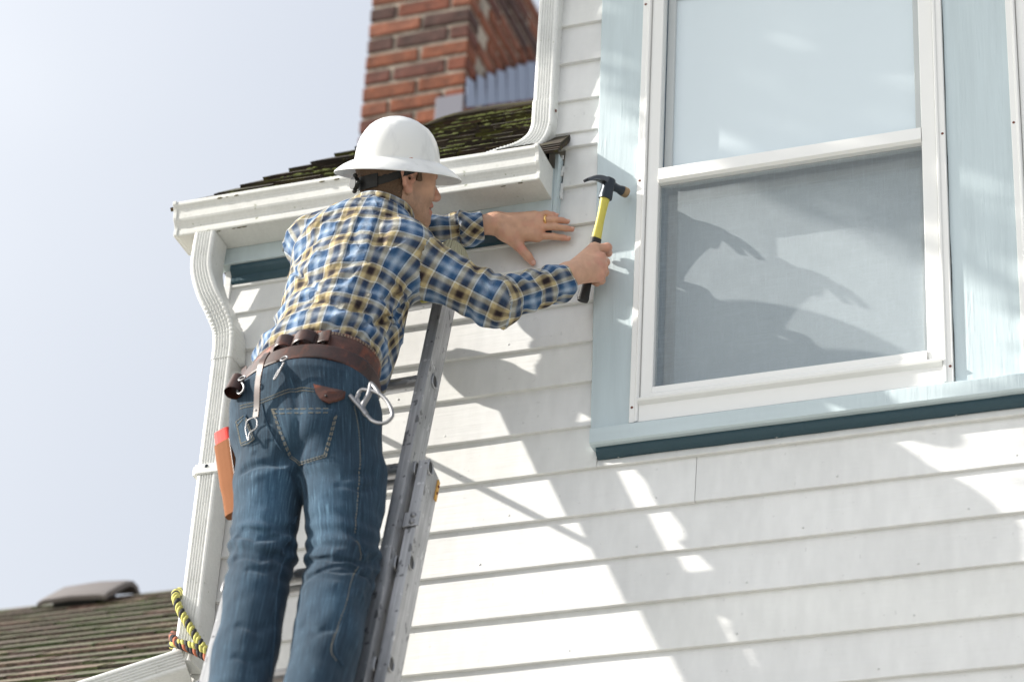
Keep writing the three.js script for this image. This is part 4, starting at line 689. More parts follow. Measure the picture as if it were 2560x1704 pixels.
  const seam = (name, pts, r, mat, dash) => { const g = [], q = pts.map(([x, y]) => on(jeansF, x, y, 0.0006)), c = new THREE.CatmullRomCurve3(q.map(vec)), n = Math.max(8, pts.length * 10), s = c.getPoints(n).map(v => { const a = A(v), k = jeansF(...a), nn = gradN(jeansF, a); return vec(add3(a, nn, -k + 0.0006)); }); if (dash) { for (let k = 0; k < n; k++) g.push(cyl(s[k], s[k].clone().lerp(s[k + 1], 0.6), r, r, 5)); } else g.push(tube(s, r, 6, n * 2)); const m2 = part(jeans, name, g, mat); if (dash) m2.userData.kind = 'stuff'; };
  seam('side_seam', [[893, 1015], [905, 1080], [908, 1160], [900, 1270], [895, 1350], [908, 1400], [890, 1440], [872, 1510], [840, 1600], [815, 1690]], 0.0021, M.denim);
  seam('seam_stitching', [[885, 1015], [897, 1080], [900, 1160], [892, 1270], [887, 1350], [900, 1400], [882, 1440], [864, 1510], [832, 1600], [807, 1690]], 0.0008, M.threadDenim, true);
  seam('inner_seam', [[742, 1290], [725, 1350], [700, 1430], [690, 1500], [685, 1600], [675, 1690]], 0.0021, M.denim);
  seam('yoke_stitching', [[600, 1015], [640, 1005], [690, 985], [740, 972], [785, 972]], 0.0010, M.threadDenim, true);
  seam('yoke_stitching', [[600, 1022], [640, 1012], [690, 992], [740, 979], [785, 979]], 0.0010, M.threadDenim, true);
  seam('centre_seam', [[655, 1010], [668, 1060], [700, 1120], [742, 1165]], 0.0022, M.denim);
}
// boots on the rung, below the frame
{
  const b = []; for (const [a, k] of [[J.ankL, -1], [J.ankR, 1]]) { const f = nets(blend([cap(add3(a, [0, -0.08, 0.02]), add3(a, [0.04, -0.09, -0.16]), 0.05, 0.045), cap(a, add3(a, [0, -0.07, 0]), 0.055, 0.055)], 0.03), [a[0] - 0.15, a[1] - 0.2, a[2] - 0.3], [a[0] + 0.2, a[1] + 0.1, a[2] + 0.15], 0.01); part(man, 'boot', pick(f), M.leatherTan); }
}
// ---------------------------------------------------------------- head, hands and the rest of the body: one skin
const UH = nor3([0.14, 0.905, 0.40]), FH0 = [0.64, 0.21, -0.74], FH = nor3(add3(FH0, UH, -dot3(FH0, UH))), RH = crs3(FH, UH);
const HL = (r, u, f) => [J.head[0] + RH[0] * r + UH[0] * u + FH[0] * f, J.head[1] + RH[1] * r + UH[1] * u + FH[1] * f, J.head[2] + RH[2] * r + UH[2] * u + FH[2] * f];
const toH = (x, y, z) => { const q = [x - J.head[0], y - J.head[1], z - J.head[2]]; return [dot3(q, RH), dot3(q, UH), dot3(q, FH)]; };
const ell = (c, r) => (x, y, z) => { const a = (x - c[0]) / r[0], b = (y - c[1]) / r[1], d = (z - c[2]) / r[2], k = Math.sqrt(a * a + b * b + d * d); return (k - 1) * Math.min(r[0], r[1], r[2]); };
const C3 = (a, b, ra, rb) => cap(a, b, ra, rb);
const earLoop = [[0.0734, 0.013, 0.014], [0.0803, 0.0355, 0.009], [0.0895, 0.0455, -0.0085], [0.0941, 0.0355, -0.026], [0.0929, 0.008, -0.031], [0.0861, -0.0195, -0.021], [0.078, -0.0345, -0.006]];
const headParts = [ell([0, 0.032, -0.012], [0.075, 0.080, 0.092]), ell([0, -0.012, 0.032], [0.064, 0.088, 0.062]), C3([0.052, -0.046, 0.0], [0.012, -0.090, 0.070], 0.020, 0.021), C3([-0.052, -0.046, 0.0], [-0.012, -0.090, 0.070], 0.020, 0.021), C3([0.040, -0.004, 0.060], [0.030, -0.030, 0.066], 0.026, 0.022), C3([-0.040, -0.004, 0.060], [-0.030, -0.030, 0.066], 0.026, 0.022), C3([0.046, 0.026, 0.066], [0, 0.024, 0.082], 0.015, 0.014), C3([-0.046, 0.026, 0.066], [0, 0.024, 0.082], 0.015, 0.014), C3([0, -0.060, 0.074], [0, -0.092, 0.078], 0.024, 0.017)];
function headLocal(r, u, f) {
  let d = headParts[0](r, u, f); for (let i = 1; i < headParts.length; i++) d = smin(d, headParts[i](r, u, f), 0.020);
  for (const s of [-1, 1]) d = smax(d, -(Math.hypot(r - s * 0.033, (u - 0.008) * 1.25, f - 0.102) - 0.017), 0.014);
  d = smin(d, C3([0, 0.016, 0.090], [0, -0.026, 0.116], 0.0095, 0.0125)(r, u, f), 0.012); for (const s of [-1, 1]) { d = smin(d, C3([s * 0.0125, -0.031, 0.103], [s * 0.010, -0.030, 0.108], 0.0095, 0.009)(r, u, f), 0.008); d = smax(d, -(Math.hypot(r - s * 0.008, u + 0.041, f - 0.110) - 0.0048), 0.004); }
  for (const s of [-1, 1]) d = smin(d, C3([s * 0.033, 0.020, 0.089], [s * 0.033, 0.019, 0.089], 0.0095, 0.0095)(r, u, f), 0.010);
  // lips drawn back over the teeth, smile crease
  d = smin(d, C3([-0.022, -0.055, 0.088], [0.022, -0.055, 0.088], 0.0085, 0.0085)(r, u, f), 0.008); d = smin(d, C3([-0.020, -0.070, 0.086], [0.020, -0.070, 0.086], 0.0085, 0.0085)(r, u, f), 0.008);
  d = smax(d, -C3([-0.025, -0.0625, 0.093], [0.025, -0.0625, 0.093], 0.0042, 0.0042)(r, u, f), 0.003);
  for (const s of [-1, 1]) d += 0.003 * Math.exp(-Math.pow(Math.hypot(r - s * lerp(0.022, 0.036, clamp((-0.03 - u) / 0.04)), f - 0.085) / 0.006, 2)) * sstep(-0.080, -0.065, u) * sstep(-0.022, -0.036, u);
  // ears
  for (const s of [-1, 1]) { const q = r * s; if (q < 0.04) continue; let e = 9; for (let i = 0; i < earLoop.length - 1; i++) e = smin(e, C3(earLoop[i], earLoop[i + 1], i < 4 ? 0.0056 : 0.0062, 0.0058)(q, u, f), 0.003); const pl = C3([0.076, 0.020, -0.009], [0.078, -0.014, -0.009], 0.016, 0.011); e = smin(e, smax(pl(q, u, f), Math.abs(q - 0.0785 - 0.28 * (-(f + 0.004))) - 0.0028, 0.003), 0.004); e = smin(e, C3([0.077, 0.020, -0.002], [0.084, 0.022, -0.016], 0.0036, 0.003)(q, u, f), 0.004); e = smin(e, C3([0.076, -0.004, 0.008], [0.077, -0.010, 0.006], 0.005, 0.004)(q, u, f), 0.004); e = smin(e, ell([0.080, -0.030, -0.005], [0.0065, 0.013, 0.009])(q, u, f), 0.005); d = smin(d, e, 0.005); d = smax(d, -(Math.hypot((q - 0.083) * 0.8, u + 0.001, f + 0.004) - 0.006), 0.004); }
  return d;
}
const nk0 = HL(0, -0.035, -0.034), neckF = blend([cap(nk0, J.neck, 0.055, 0.060), cap(J.neck, add3(J.neck, SP, -0.06), 0.060, 0.075), cap(HL(0.05, -0.03, -0.02), add3(J.neck, RT, 0.03), 0.012, 0.014)], 0.03);
const headF = (x, y, z) => { const [r, u, f] = toH(x, y, z); const q = Math.hypot(r, u, f); let d = q > 0.2 ? q - 0.14 : headLocal(r, u, f); return smin(d, neckF(x, y, z), 0.022); };
// hands
const chain = (pts, rs) => { const c = []; for (let i = 0; i < pts.length - 1; i++) c.push(cap(pts[i], pts[i + 1], rs[i], rs[i + 1])); return blend(c, 0.004); };
const H = list => list.map(q => p3(...q));
const leftHand = (() => {
  const w = p3(1238, 558, 0.078), mcp = H([[1343, 589, 0.046], [1350, 567, 0.056], [1346, 551, 0.061], [1336, 539, 0.064]]);
  const fing = [[[1343, 589, 0.044], [1384, 591, 0.039], [1406, 594, 0.030], [1421, 596, 0.0262]], [[1350, 567, 0.056], [1391, 567, 0.050], [1415, 571, 0.036], [1430, 573, 0.0275]], [[1346, 551, 0.061], [1384, 548, 0.058], [1405, 551, 0.044], [1418, 554, 0.034]], [[1336, 539, 0.064], [1366, 533, 0.062], [1382, 536, 0.056], [1391, 538, 0.051]]];
  const f = fing.map((q, i) => chain(H(q), i === 3 ? [0.0090, 0.0076, 0.0070, 0.0058] : [0.0102, 0.0088, 0.0080, 0.0066]));
  const thumb = chain(H([[1262, 582, 0.070], [1296, 614, 0.050], [1320, 641, 0.037], [1332, 656, 0.0265]]), [0.020, 0.0135, 0.0115, 0.0085]);
  const palm = blend([...mcp.map((m, i) => cap(mix3(w, m, 0.05), m, 0.0205, i === 3 ? 0.0125 : 0.0135)), cap(p3(1262, 582, 0.07), mcp[0], 0.018, 0.0125)], 0.016);
  const joints = H([[1384, 591, 0.047], [1391, 567, 0.058], [1384, 548, 0.066], [1366, 533, 0.070]]);
  const fore = cap(J.elbL, w, 0.040, 0.0245), tend = mcp.map(m => cap(mix3(w, m, 0.35), m, 0.003, 0.004));
  return (x, y, z) => { let d = smin(palm(x, y, z), fore(x, y, z), 0.02); for (const q of f) d = smin(d, q(x, y, z), 0.0045); d = smin(d, thumb(x, y, z), 0.014); for (const j of joints) { const a = Math.hypot(x - j[0], y - j[1], z - j[2]); if (a < 0.013) d += 0.0006 * Math.sin((x - j[0]) * 2200) * (1 - a / 0.013); } const tb = Math.max(0, 1 - Math.abs(d) / 0.02); for (const m of mcp) { const q = Math.hypot(x - m[0], y - m[1], z - m[2] - 0.008); d -= 0.0022 * Math.exp(-q * q / 0.00008); } return d + 0.0006 * (n3(x * 300, y * 300, z * 300) - 0.5) * tb; };
})();
const rightHand = (() => {
  const w = p3(1417, 688, 0.165), mcp = H([[1486, 622, 0.100], [1502, 644, 0.104], [1506, 667, 0.102], [1500, 690, 0.098]]);
  const fing = [[[1486, 622, 0.100], [1519, 618, 0.083], [1521, 632, 0.056], [1504, 638, 0.040]], [[1502, 644, 0.104], [1514, 655, 0.078], [1505, 664, 0.048], [1486, 661, 0.035]], [[1506, 667, 0.102], [1512, 680, 0.074], [1502, 688, 0.048], [1483, 683, 0.036]], [[1500, 690, 0.098], [1504, 701, 0.074], [1492, 707, 0.050], [1476, 702, 0.040]]];
  const f = fing.map((q, i) => chain(H(q), i === 3 ? [0.0108, 0.0098, 0.0086, 0.0075] : [0.0125, 0.0112, 0.0098, 0.0082]));
  const thumb = chain(H([[1440, 672, 0.135], [1462, 648, 0.100], [1478, 628, 0.066], [1496, 618, 0.050]]), [0.020, 0.0135, 0.0115, 0.009]);
  const palm = blend([...mcp.map((m, i) => cap(mix3(w, m, 0.06), m, 0.0225, 0.0145)), cap(p3(1442, 676, 0.13), mcp[0], 0.019, 0.012)], 0.016), fore = cap(J.elbR, w, 0.042, 0.0265);
  return (x, y, z) => { let d = smin(palm(x, y, z), fore(x, y, z), 0.02); for (const q of f) d = smin(d, q(x, y, z), 0.006); d = smin(d, thumb(x, y, z), 0.010); for (const m of mcp) { const q = Math.hypot(x - m[0], y - m[1], z - m[2] - 0.009); d -= 0.0028 * Math.exp(-q * q / 0.00009); } return d; };
})();
const SK = [0.56, 0.325, 0.22];
const skinCol = (r, k) => (x, y, z) => { const n = 0.80 + 0.40 * fbm(x * 70, y * 70, z * 70, 4), q = k(x, y, z); return [clamp(lerp(SK[0], q[0], q[3]) * n), clamp(lerp(SK[1], q[1], q[3]) * n), clamp(lerp(SK[2], q[2], q[3]) * n)]; };
const RED = [0.55, 0.245, 0.185];
const faceCol = skinCol(0, (x, y, z) => {
  const [r, u, f] = toH(x, y, z);
  if (Math.abs(r) > 0.0765 && u > -0.04 && f < 0.02) return [...RED, 0.55];
  if (u < -0.048 && u > -0.078 && f > 0.078 && Math.abs(r) < 0.03) return Math.abs(u + 0.0625) < 0.0035 ? [0.10, 0.05, 0.04, 0.8] : [0.42, 0.16, 0.13, 0.7];
  if (f > 0.10 && u < 0 && u > -0.05) return [...RED, 0.45];
  const jaw = sstep(-0.022, -0.05, u) * sstep(-0.05, 0.0, f) * sstep(-0.14, -0.11, u), st = 0.40 * jaw * (0.55 + 0.9 * n3(x * 420, y * 420, z * 420));
  const side = sstep(0.06, 0.068, Math.abs(r)) * sstep(-0.06, -0.02, u) * sstep(0.045, 0.03, f) * sstep(0.010, 0.016, f) * 0.45;
  const eyeD = Math.hypot(Math.abs(r) - 0.033, u - 0.004, f - 0.085); if (eyeD < 0.02) return [0.36, 0.17, 0.12, 0.45];
  return [0.20, 0.135, 0.10, clamp(st + side)];
});
const handCol = tips => skinCol(0, (x, y, z) => { let m = 0; for (const t of tips) { const q = Math.hypot(x - t[0], y - t[1], z - t[2]); m = Math.max(m, Math.exp(-q * q / 0.00030)); } const v = sstep(0.60, 0.75, n3(x * 55, y * 55, z * 55)) * 0.3; return [...RED, clamp(m * 0.75 + v)]; });
const man0 = [];
{
  const hm = nets(headF, add3(J.head, [-0.17, -0.20, -0.19]), add3(J.head, [0.17, 0.16, 0.19]), 0.0030); man0.push(pick(hm, null, null, faceCol));
  const wl = p3(1238, 558, 0.078), lm = nets(leftHand, [-0.40, 5.44, -0.01], [-0.03, 5.74, 0.14], 0.0026); man0.push(pick(lm, null, null, handCol(H([[1421, 596, 0.026], [1430, 573, 0.0275], [1418, 554, 0.034], [1391, 538, 0.051], [1332, 656, 0.026], [1302, 622, 0.05], [1350, 575, 0.05]]))));
  const rm = nets(rightHand, [-0.16, 5.26, -0.01], [0.08, 5.56, 0.24], 0.0026); man0.push(pick(rm, null, null, handCol(H([[1521, 632, 0.056], [1519, 618, 0.083], [1502, 642, 0.112], [1506, 667, 0.110], [1500, 690, 0.105], [1512, 655, 0.08]]))));
  // trunk and limbs under the clothes
  const core = blend([cap(J.c0, J.c1, 0.115, 0.115, FW, 1.4), cap(J.c1, J.c2, 0.115, 0.12, FW, 1.4), cap(J.c2, J.c3, 0.12, 0.09, FW, 1.4), cap(J.shL, J.shR, 0.04, 0.04), cap(J.c3, J.neck, 0.07, 0.05), cap(J.shR, J.elbR, 0.042, 0.036), cap(J.elbR, J.wrR, 0.034, 0.024), cap(J.shL, J.elbL, 0.04, 0.034), cap(J.elbL, J.wrL, 0.034, 0.023), cap(J.hipL, J.kneeL, 0.07, 0.05), cap(J.kneeL, J.ankL, 0.05, 0.04), cap(J.hipR, J.kneeR, 0.07, 0.055), cap(J.kneeR, J.ankR, 0.05, 0.04), cap(J.c0, midJ, 0.10, 0.09)], 0.03);
  man0.push(pick(nets(core, [-0.9, 3.9, 0.0], [0.0, 5.75, 0.9], 0.012), null, null, () => SK));
  const body = part(man, 'body', man0, M.skin);
  const eyes = [-1, 1].map(s => ball(vec(HL(s * 0.033, 0.007, 0.0795)), 0.0122)); for (const [i, s] of [-1, 1].entries()) { part(man, 'eye', eyes[i], M.eyeWhite); part(man, 'iris', ball(vec(HL(s * 0.033 + 0.002, 0.0065, 0.0885)), 0.0045), M.black); }
  // hair: a short coat on the skull below the hat, sideburns and brows
  const strip = (x, y, z) => 0.0011 * Math.sin(n3(x * 260, y * 70, z * 260) * 30);
  const hairF = (x, y, z) => { const [r, u, f] = toH(x, y, z); const d = headF(x, y, z) - 0.0020 - 0.0034 * sstep(-0.07, 0.03, u); const a = Math.abs(r);
    const bk = smax(f - 0.003 - 0.10 * (u + 0.02) + (a > 0.07 ? 0.022 : 0), -(u + 0.060 + 0.25 * clamp(-f - 0.02)), 0.004), side = smax(smax(f - 0.036 + 0.2 * u, 0.018 - f, 0.003), -(u + 0.004), 0.004), top = 0.035 - u; return Math.max(smax(d, Math.min(bk, Math.max(side, 0.05 - a), top), 0.003) + strip(x, y, z) * 0.8, 0.2 * (0.0745 - a) - 0.01 * 0 - (a > 0.0775 && u > -0.04 && f < 0.012 ? -0.02 : 9)); };
  part(man, 'hair', pick(nets(hairF, add3(J.head, [-0.14, -0.13, -0.15]), add3(J.head, [0.14, 0.14, 0.15]), 0.0032)), M.hair);
  for (const s of [-1, 1]) { const b = []; for (let i = 0; i < 26; i++) { const t = i / 25, q = HL(s * lerp(0.014, 0.050, t), 0.0235 + 0.006 * Math.sin(t * 2.4), lerp(0.0965, 0.0765, t * t)); b.push(cyl(vec(q), vec(add3(add3(q, RH, s * 0.007), UH, 0.004 - 0.006 * t)), 0.0015, 0.0004, 5)); } part(man, 'eyebrow', b, M.hair).userData.kind = 'stuff'; }
  part(man, 'teeth', cap3(HL(-0.018, -0.062, 0.0865), HL(0.018, -0.062, 0.0865), 0.0042), S([0.62, 0.58, 0.5], { roughness: 0.3 }));
  function cap3(a, b, r) { return tube([vec(a), vec(b)], r, 8, 6); }
  // nails of the spread hand
  for (const [a, b, r] of [[[1406, 594, 0.030], [1421, 596, 0.0262], 0.0066], [[1415, 571, 0.036], [1430, 573, 0.0275], 0.0066], [[1405, 551, 0.044], [1418, 554, 0.034], 0.0066], [[1382, 536, 0.056], [1391, 538, 0.051], 0.0058], [[1320, 641, 0.037], [1332, 656, 0.0265], 0.0085]]) { const p = p3(...a), q = p3(...b), ax = nor3(sub3(q, p)), up = nor3(sub3([0, 0.25, 1], ax.map(v => v * dot3([0, 0.25, 1], ax)))), sd = crs3(ax, up), g = new THREE.SphereGeometry(1, 12, 8); g.scale(r * 0.95, r * 0.62, r * 0.30); g.applyMatrix4(new THREE.Matrix4().makeBasis(vec(ax), vec(sd), vec(up)).setPosition(vec(add3(add3(q, ax, r * 0.10), up, r * 0.80)))); g.computeVertexNormals(); part(man, 'nail', g, M.nail); }
  // wedding ring
  const rg = p3(1364.5, 549.5, 0.0595), rd = nor3(sub3(p3(1384, 548, 0.058), p3(1346, 551, 0.061))), tor = new THREE.TorusGeometry(0.0112, 0.0021, 8, 28); tor.scale(1, 1, 1.7); tor.applyQuaternion(new THREE.Quaternion().setFromUnitVectors(V(0, 0, 1), vec(rd))); tor.translate(...rg); part(man, 'ring', tor, M.gold, 'gold ring on the hand spread on the wall');
}
// collar standing round the neck
{
  const ax = nor3(sub3(HL(0, -0.03, -0.03), J.neck)), o = add3(J.neck, ax, 0.026), n = 64, P = [], U = [], I = [], prof = [[0.066, -0.030], [0.0655, 0.000], [0.067, 0.022], [0.070, 0.026], [0.0755, 0.022], [0.080, 0.000], [0.088, -0.026], [0.092, -0.032]];
  const b1 = nor3(sub3(back3, [ax[0] * dot3(back3, ax), ax[1] * dot3(back3, ax), ax[2] * dot3(back3, ax)])), b2 = crs3(ax, b1);
  for (let i = 0; i <= n; i++) { const th = (i / n - 0.5) * 2 * Math.PI * 0.93, c = Math.cos(th), s = Math.sin(th), fr = 0.5 - 0.5 * c; for (let k = 0; k < prof.length; k++) { const [r, h] = prof[k], wv = 0.003 * (n3(th * 2.5, k * 0.4, 6) - 0.5), rr = r * (1 + 0.10 * fr) + wv; const q = add3(add3(add3(o, b1, rr * c * 1.02), b2, rr * s), ax, h + 0.003 - 0.010 * fr + wv); P.push(...q); U.push(th * 0.075 / 0.074, (k < 4 ? h : 0.05 - h) / 0.094 + 0.2); } }
  const m = prof.length; for (let i = 0; i < n; i++) for (let k = 0; k < m - 1; k++) { const a = i * m + k; I.push(a, a + m, a + 1, a + 1, a + m, a + m + 1); }
  const g = new THREE.BufferGeometry(); g.setAttribute('position', new THREE.Float32BufferAttribute(P, 3)); g.setAttribute('uv', new THREE.Float32BufferAttribute(U, 2)); g.setIndex(I); g.computeVertexNormals(); part(shirt, 'collar', g, M.plaid);
}
// ---------------------------------------------------------------- hard hat
{
  const hat = sub(man, 'hard_hat', 'white full brim hard hat with black headband'), hc = add3(add3(J.head, UH, 0.047), FH, 0.000), X0 = 0, HU = nor3(add3(UH, [0.308, -0.52, 0.796], 0.055)), Y = vec(HU), Z = vec(nor3(add3(FH, HU, -dot3(FH, HU)))), X = Z.clone().cross(Y), mat4 = new THREE.Matrix4().makeBasis(X, Y, Z).setPosition(vec(hc));
  const prof = [[0, 0.149], [0.12, 0.1483], [0.26, 0.145], [0.42, 0.138], [0.57, 0.127], [0.70, 0.113], [0.80, 0.096], [0.88, 0.076], [0.935, 0.054], [0.97, 0.030], [0.985, 0.012], [0.992, 0.004], [1.012, 0.0015], [1.05, -0.001], [1.16, -0.0075], [1.28, -0.016], [1.38, -0.0255], [1.455, -0.0335], [1.472, -0.0372], [1.468, -0.0392], [1.445, -0.0372], [1.37, -0.0295], [1.2, -0.016], [1.0, -0.007], [0.965, 0.0], [0.95, 0.03], [0.90, 0.054], [0.76, 0.09], [0.5, 0.125], [0.2, 0.14], [0, 0.143]];
  const n = 96, P = [], U = [], I = [], AF = 0.1125, AL = 0.0965;
  for (let i = 0; i <= n; i++) { const th = i / n * 2 * Math.PI, s = Math.sin(th), c = Math.cos(th); for (let k = 0; k < prof.length; k++) { let [r, y] = prof[k]; y *= y > 0 ? 0.765 : 0.92; const b = r > 1 ? 1 + 0.02 * c : 1, x = AL * r * b * s * (r > 1 ? 1.02 : 1), z = AF * r * b * c; if (k < 12 && k > 0) { const e = 0.0055 * (1 - sstep(0.010, 0.021, Math.abs(x))) * sstep(0.02, 0.06, y); y += e * (y / 0.149); const sr = 0.0022 * Math.exp(-Math.pow((Math.abs(x) - 0.047) / 0.006, 2)) * sstep(0.05, 0.09, y); y += sr; } P.push(x, y - (r > 1.0 ? 0.006 * (r - 1) * c * c * (c > 0 ? 1 : -0.5) : 0), z); U.push(i / n * 3, k / prof.length * 1.5); } }
  const m = prof.length; for (let i = 0; i < n; i++) for (let k = 0; k < m - 1; k++) { const a = i * m + k; I.push(a, a + m, a + 1, a + 1, a + m, a + m + 1); }
  const g = new THREE.BufferGeometry(); g.setAttribute('position', new THREE.Float32BufferAttribute(P, 3)); g.setAttribute('uv', new THREE.Float32BufferAttribute(U, 2)); g.setIndex(I); g.applyMatrix4(mat4); g.computeVertexNormals(); part(hat, 'shell', g, M.hat);
  // headband round the back of the skull
  const band = (a0, a1, y0, y1, r0, w, name) => { const q = [], f = []; for (let i = 0; i <= 40; i++) { const t = i / 40, th = lerp(a0, a1, t), yy = lerp(y0, y1, Math.sin(Math.PI * t)), dir = nor3(add3(RH.map(v => v * Math.sin(th)), FH, Math.cos(th))); const o = add3(HL(0, yy, -0.01), dir, 0.17), h2 = hit(headF, o, dir.map(v => -v), 0.3), l = Math.hypot(...sub3(h2, HL(0, yy, -0.01))); q.push(vec(add3(HL(0, yy, -0.01), dir, Math.min(Math.max(l, 0.072), 0.106) + r0))); f.push(frameOf(vec(dir), vec(UH))); } return part(hat, name, sweep([[0, -w / 2], [0.0025, -w / 2], [0.0035, 0], [0.0025, w / 2], [0, w / 2]], q, f), M.rubber); };
  band(0.42 * Math.PI, 1.58 * Math.PI, 0.030, -0.016, 0.004, 0.030, 'headband'); band(0.80 * Math.PI, 1.20 * Math.PI, -0.012, -0.019, 0.0085, 0.034, 'headband_cover');
  const kb = HL(0, -0.020, -0.112), kd = nor3(FH.map(v => -v)); part(hat, 'ratchet', [cyl(vec(kb), vec(add3(kb, kd, 0.012)), 0.017, 0.016, 20), ball(vec(add3(add3(kb, kd, 0.005), UH, 0.019)), 0.0065), ball(vec(add3(add3(kb, kd, 0.005), UH, -0.019)), 0.0065), ball(vec(add3(add3(kb, kd, 0.005), RH, 0.017)), 0.006), ball(vec(add3(add3(kb, kd, 0.005), RH, -0.017)), 0.006)], M.black);
}
// ---------------------------------------------------------------- extension ladder
{
  const t = thing('extension_ladder', 'worn aluminium extension ladder the man stands on, leaning against the wall', 'ladder', [-0.33, 0, 1.9]);
  const D1 = V(-0.340, 5.044, 0.300), U = V(-0.0311, 0.956, -0.2935).normalize(), S0 = V(1, 0.0325, 0).normalize(), N = S0.clone().cross(U).normalize(), SP12 = 0.3048, INW = 0.385;
  const at = (s, n, u) => D1.clone().addScaledVector(S0, s).addScaledVector(N, n).addScaledVector(U, u);
  const railOut = w => [[0, -0.036], [0, 0.036], [-w, 0.036], [-w, 0.0325], [-0.004, 0.0325], [-0.004, -0.0325], [-w, -0.0325], [-w, -0.036]]; // web outside, flanges turned in
  const rail = (s, n, u0, u1, w, mirror) => { const f = frameOf(mirror ? S0.clone().negate() : S0, N); return sweep(railOut(w).map(p => [p[0], p[1]]), [at(s, n, u0), at(s, n, u1)], [f, f]); };
  const section = (name, s, n, u0, u1, wd, w, r0, r1, label) => {
    part(t, name, rail(s, n, u0, u1, w, false), M.alu, label); part(t, name, rail(s - wd, n, u0, u1, w, true), M.alu);
    for (let k = r0; k <= r1; k++) {
      const u = k * SP12 * -1; // D-shaped rung with ribs on its tread
      const o = []; for (let i = 0; i <= 14; i++) { const a = -0.35 + i / 14 * (Math.PI + 0.7); o.push([0.0175 * Math.cos(a), 0.0165 * Math.sin(a) * -1 + 0.001]); } o.push([-0.012, 0.0165], [-0.006, 0.0150], [0, 0.0165], [0.006, 0.0150], [0.012, 0.0165]);
      const f = frameOf(N, U); part(t, 'rung', sweep(o, [at(s - wd + 0.003, n, u), at(s - 0.003, n, u)], [f, f]), M.alu);
      // crimped end of the rung on the outer face of the web
      for (const [sx, sg] of [[s, 1], [s - wd, -1]]) {
        const ring = [], hole = []; for (let i = 0; i <= 12; i++) { const a = -Math.PI / 2 + i / 12 * Math.PI; ring.push(at(sx + sg * 0.0015, -0.014 * Math.cos(a) * 1.15 - 0.002, u + 0.019 * Math.sin(a))); } ring.push(at(sx + sg * 0.0015, 0.006, u + 0.017), at(sx + sg * 0.0015, 0.010, u), at(sx + sg * 0.0015, 0.006, u - 0.017));
        part(t, 'rung_end', [tube(ring, 0.0026, 6, 60, true)], M.alu); const c = new THREE.Shape(ring.map(p => { const q = p.clone().sub(at(sx, 0, u)); return new THREE.Vector2(q.dot(N) * 0.84, q.dot(U) * 0.84); })), hg = new THREE.ShapeGeometry(c); hg.applyMatrix4(new THREE.Matrix4().makeBasis(N, U, N.clone().cross(U)).setPosition(at(sx + sg * 0.0012, 0, u))); part(t, 'rung_hollow', hg, M.black);
      }
    }
  };
  section('fly_rail', 0, 0, -3.6, 0.46, INW, 0.028, -1, 11, 'paint-spotted upper rail of the ladder');
  section('base_rail', 0.034, -0.030, -5.25, -0.285 * 1 - 0.0, INW + 0.068, 0.026, 1, 16, 'lower rail of the ladder outside the upper one');
  // guide bracket and end cap on the right base rail
  part(t, 'end_cap', [box(-0.001, 0, 0, 0.0035, 0.062, 0.012, 0.001)].map(g => { g.applyMatrix4(new THREE.Matrix4().makeBasis(S0, U, N).setPosition(at(0.0335, -0.066, -0.355))); return g; }), M.yellowTag, 'yellow plastic end cap of the lower rail');
  for (const u of [-0.335, -0.313]) part(t, 'rivet', ball(at(0.0375, -0.0585, u), 0.0035, 1, 1, 1, 8), M.rust);
  { const g = [box(-0.018, 0, 0, 0.020, 0.046, 0.004, 0.001), box(-0.019, 0, -0.006, -0.016, 0.046, 0.004, 0.001)]; for (const b of g) b.applyMatrix4(new THREE.Matrix4().makeBasis(S0, U, N).setPosition(at(0.020, 0.0065, -0.505))); part(t, 'guide_bracket', g, M.alu); for (const u of [-0.493, -0.472]) part(t, 'bolt', ball(at(0.024, 0.011, u), 0.0075, 1, 1, 0.6, 12), M.steel); }
  // padded mitts over the upper ends
  for (const s of [0, -INW]) { const c0 = at(s - 0.012, 0.0, 0.375), f = []; const q = [], path = []; for (let i = 0; i <= 14; i++) { const v = i / 14; path.push(c0.clone().addScaledVector(U, v * 0.125)); f.push({ a: S0, b: N, s: 0.88 + 0.22 * Math.sin(Math.PI * Math.min(1, v * 1.2)) - 0.45 * sstep(0.75, 1, v) }); } for (let i = 0; i < 28; i++) { const a = i / 28 * 2 * Math.PI, rb = 1 + 0.03 * (i % 2); q.push([0.036 * rb * Math.cos(a), 0.058 * rb * Math.sin(a)]); } part(t, 'mitt', sweep(q, path, f), M.mitt, 'ribbed pale cloth mitt over the end of the rail'); }
  // a knot of yellow cord tied at the second rung from the top
  { const c = at(-0.052, 0.03, 0.305), pts = []; for (let i = 0; i < 40; i++) { const a = i / 40 * 6 * Math.PI; pts.push(c.clone().addScaledVector(S0, 0.020 * Math.cos(a)).addScaledVector(U, 0.022 * Math.sin(a * 1.01)).addScaledVector(N, 0.012 * Math.sin(a * 0.5))); } part(t, 'cord_knot', tube(pts, 0.0045, 7, 160, true), M.ropeY, 'yellow cord tied round the upper rung'); }
}
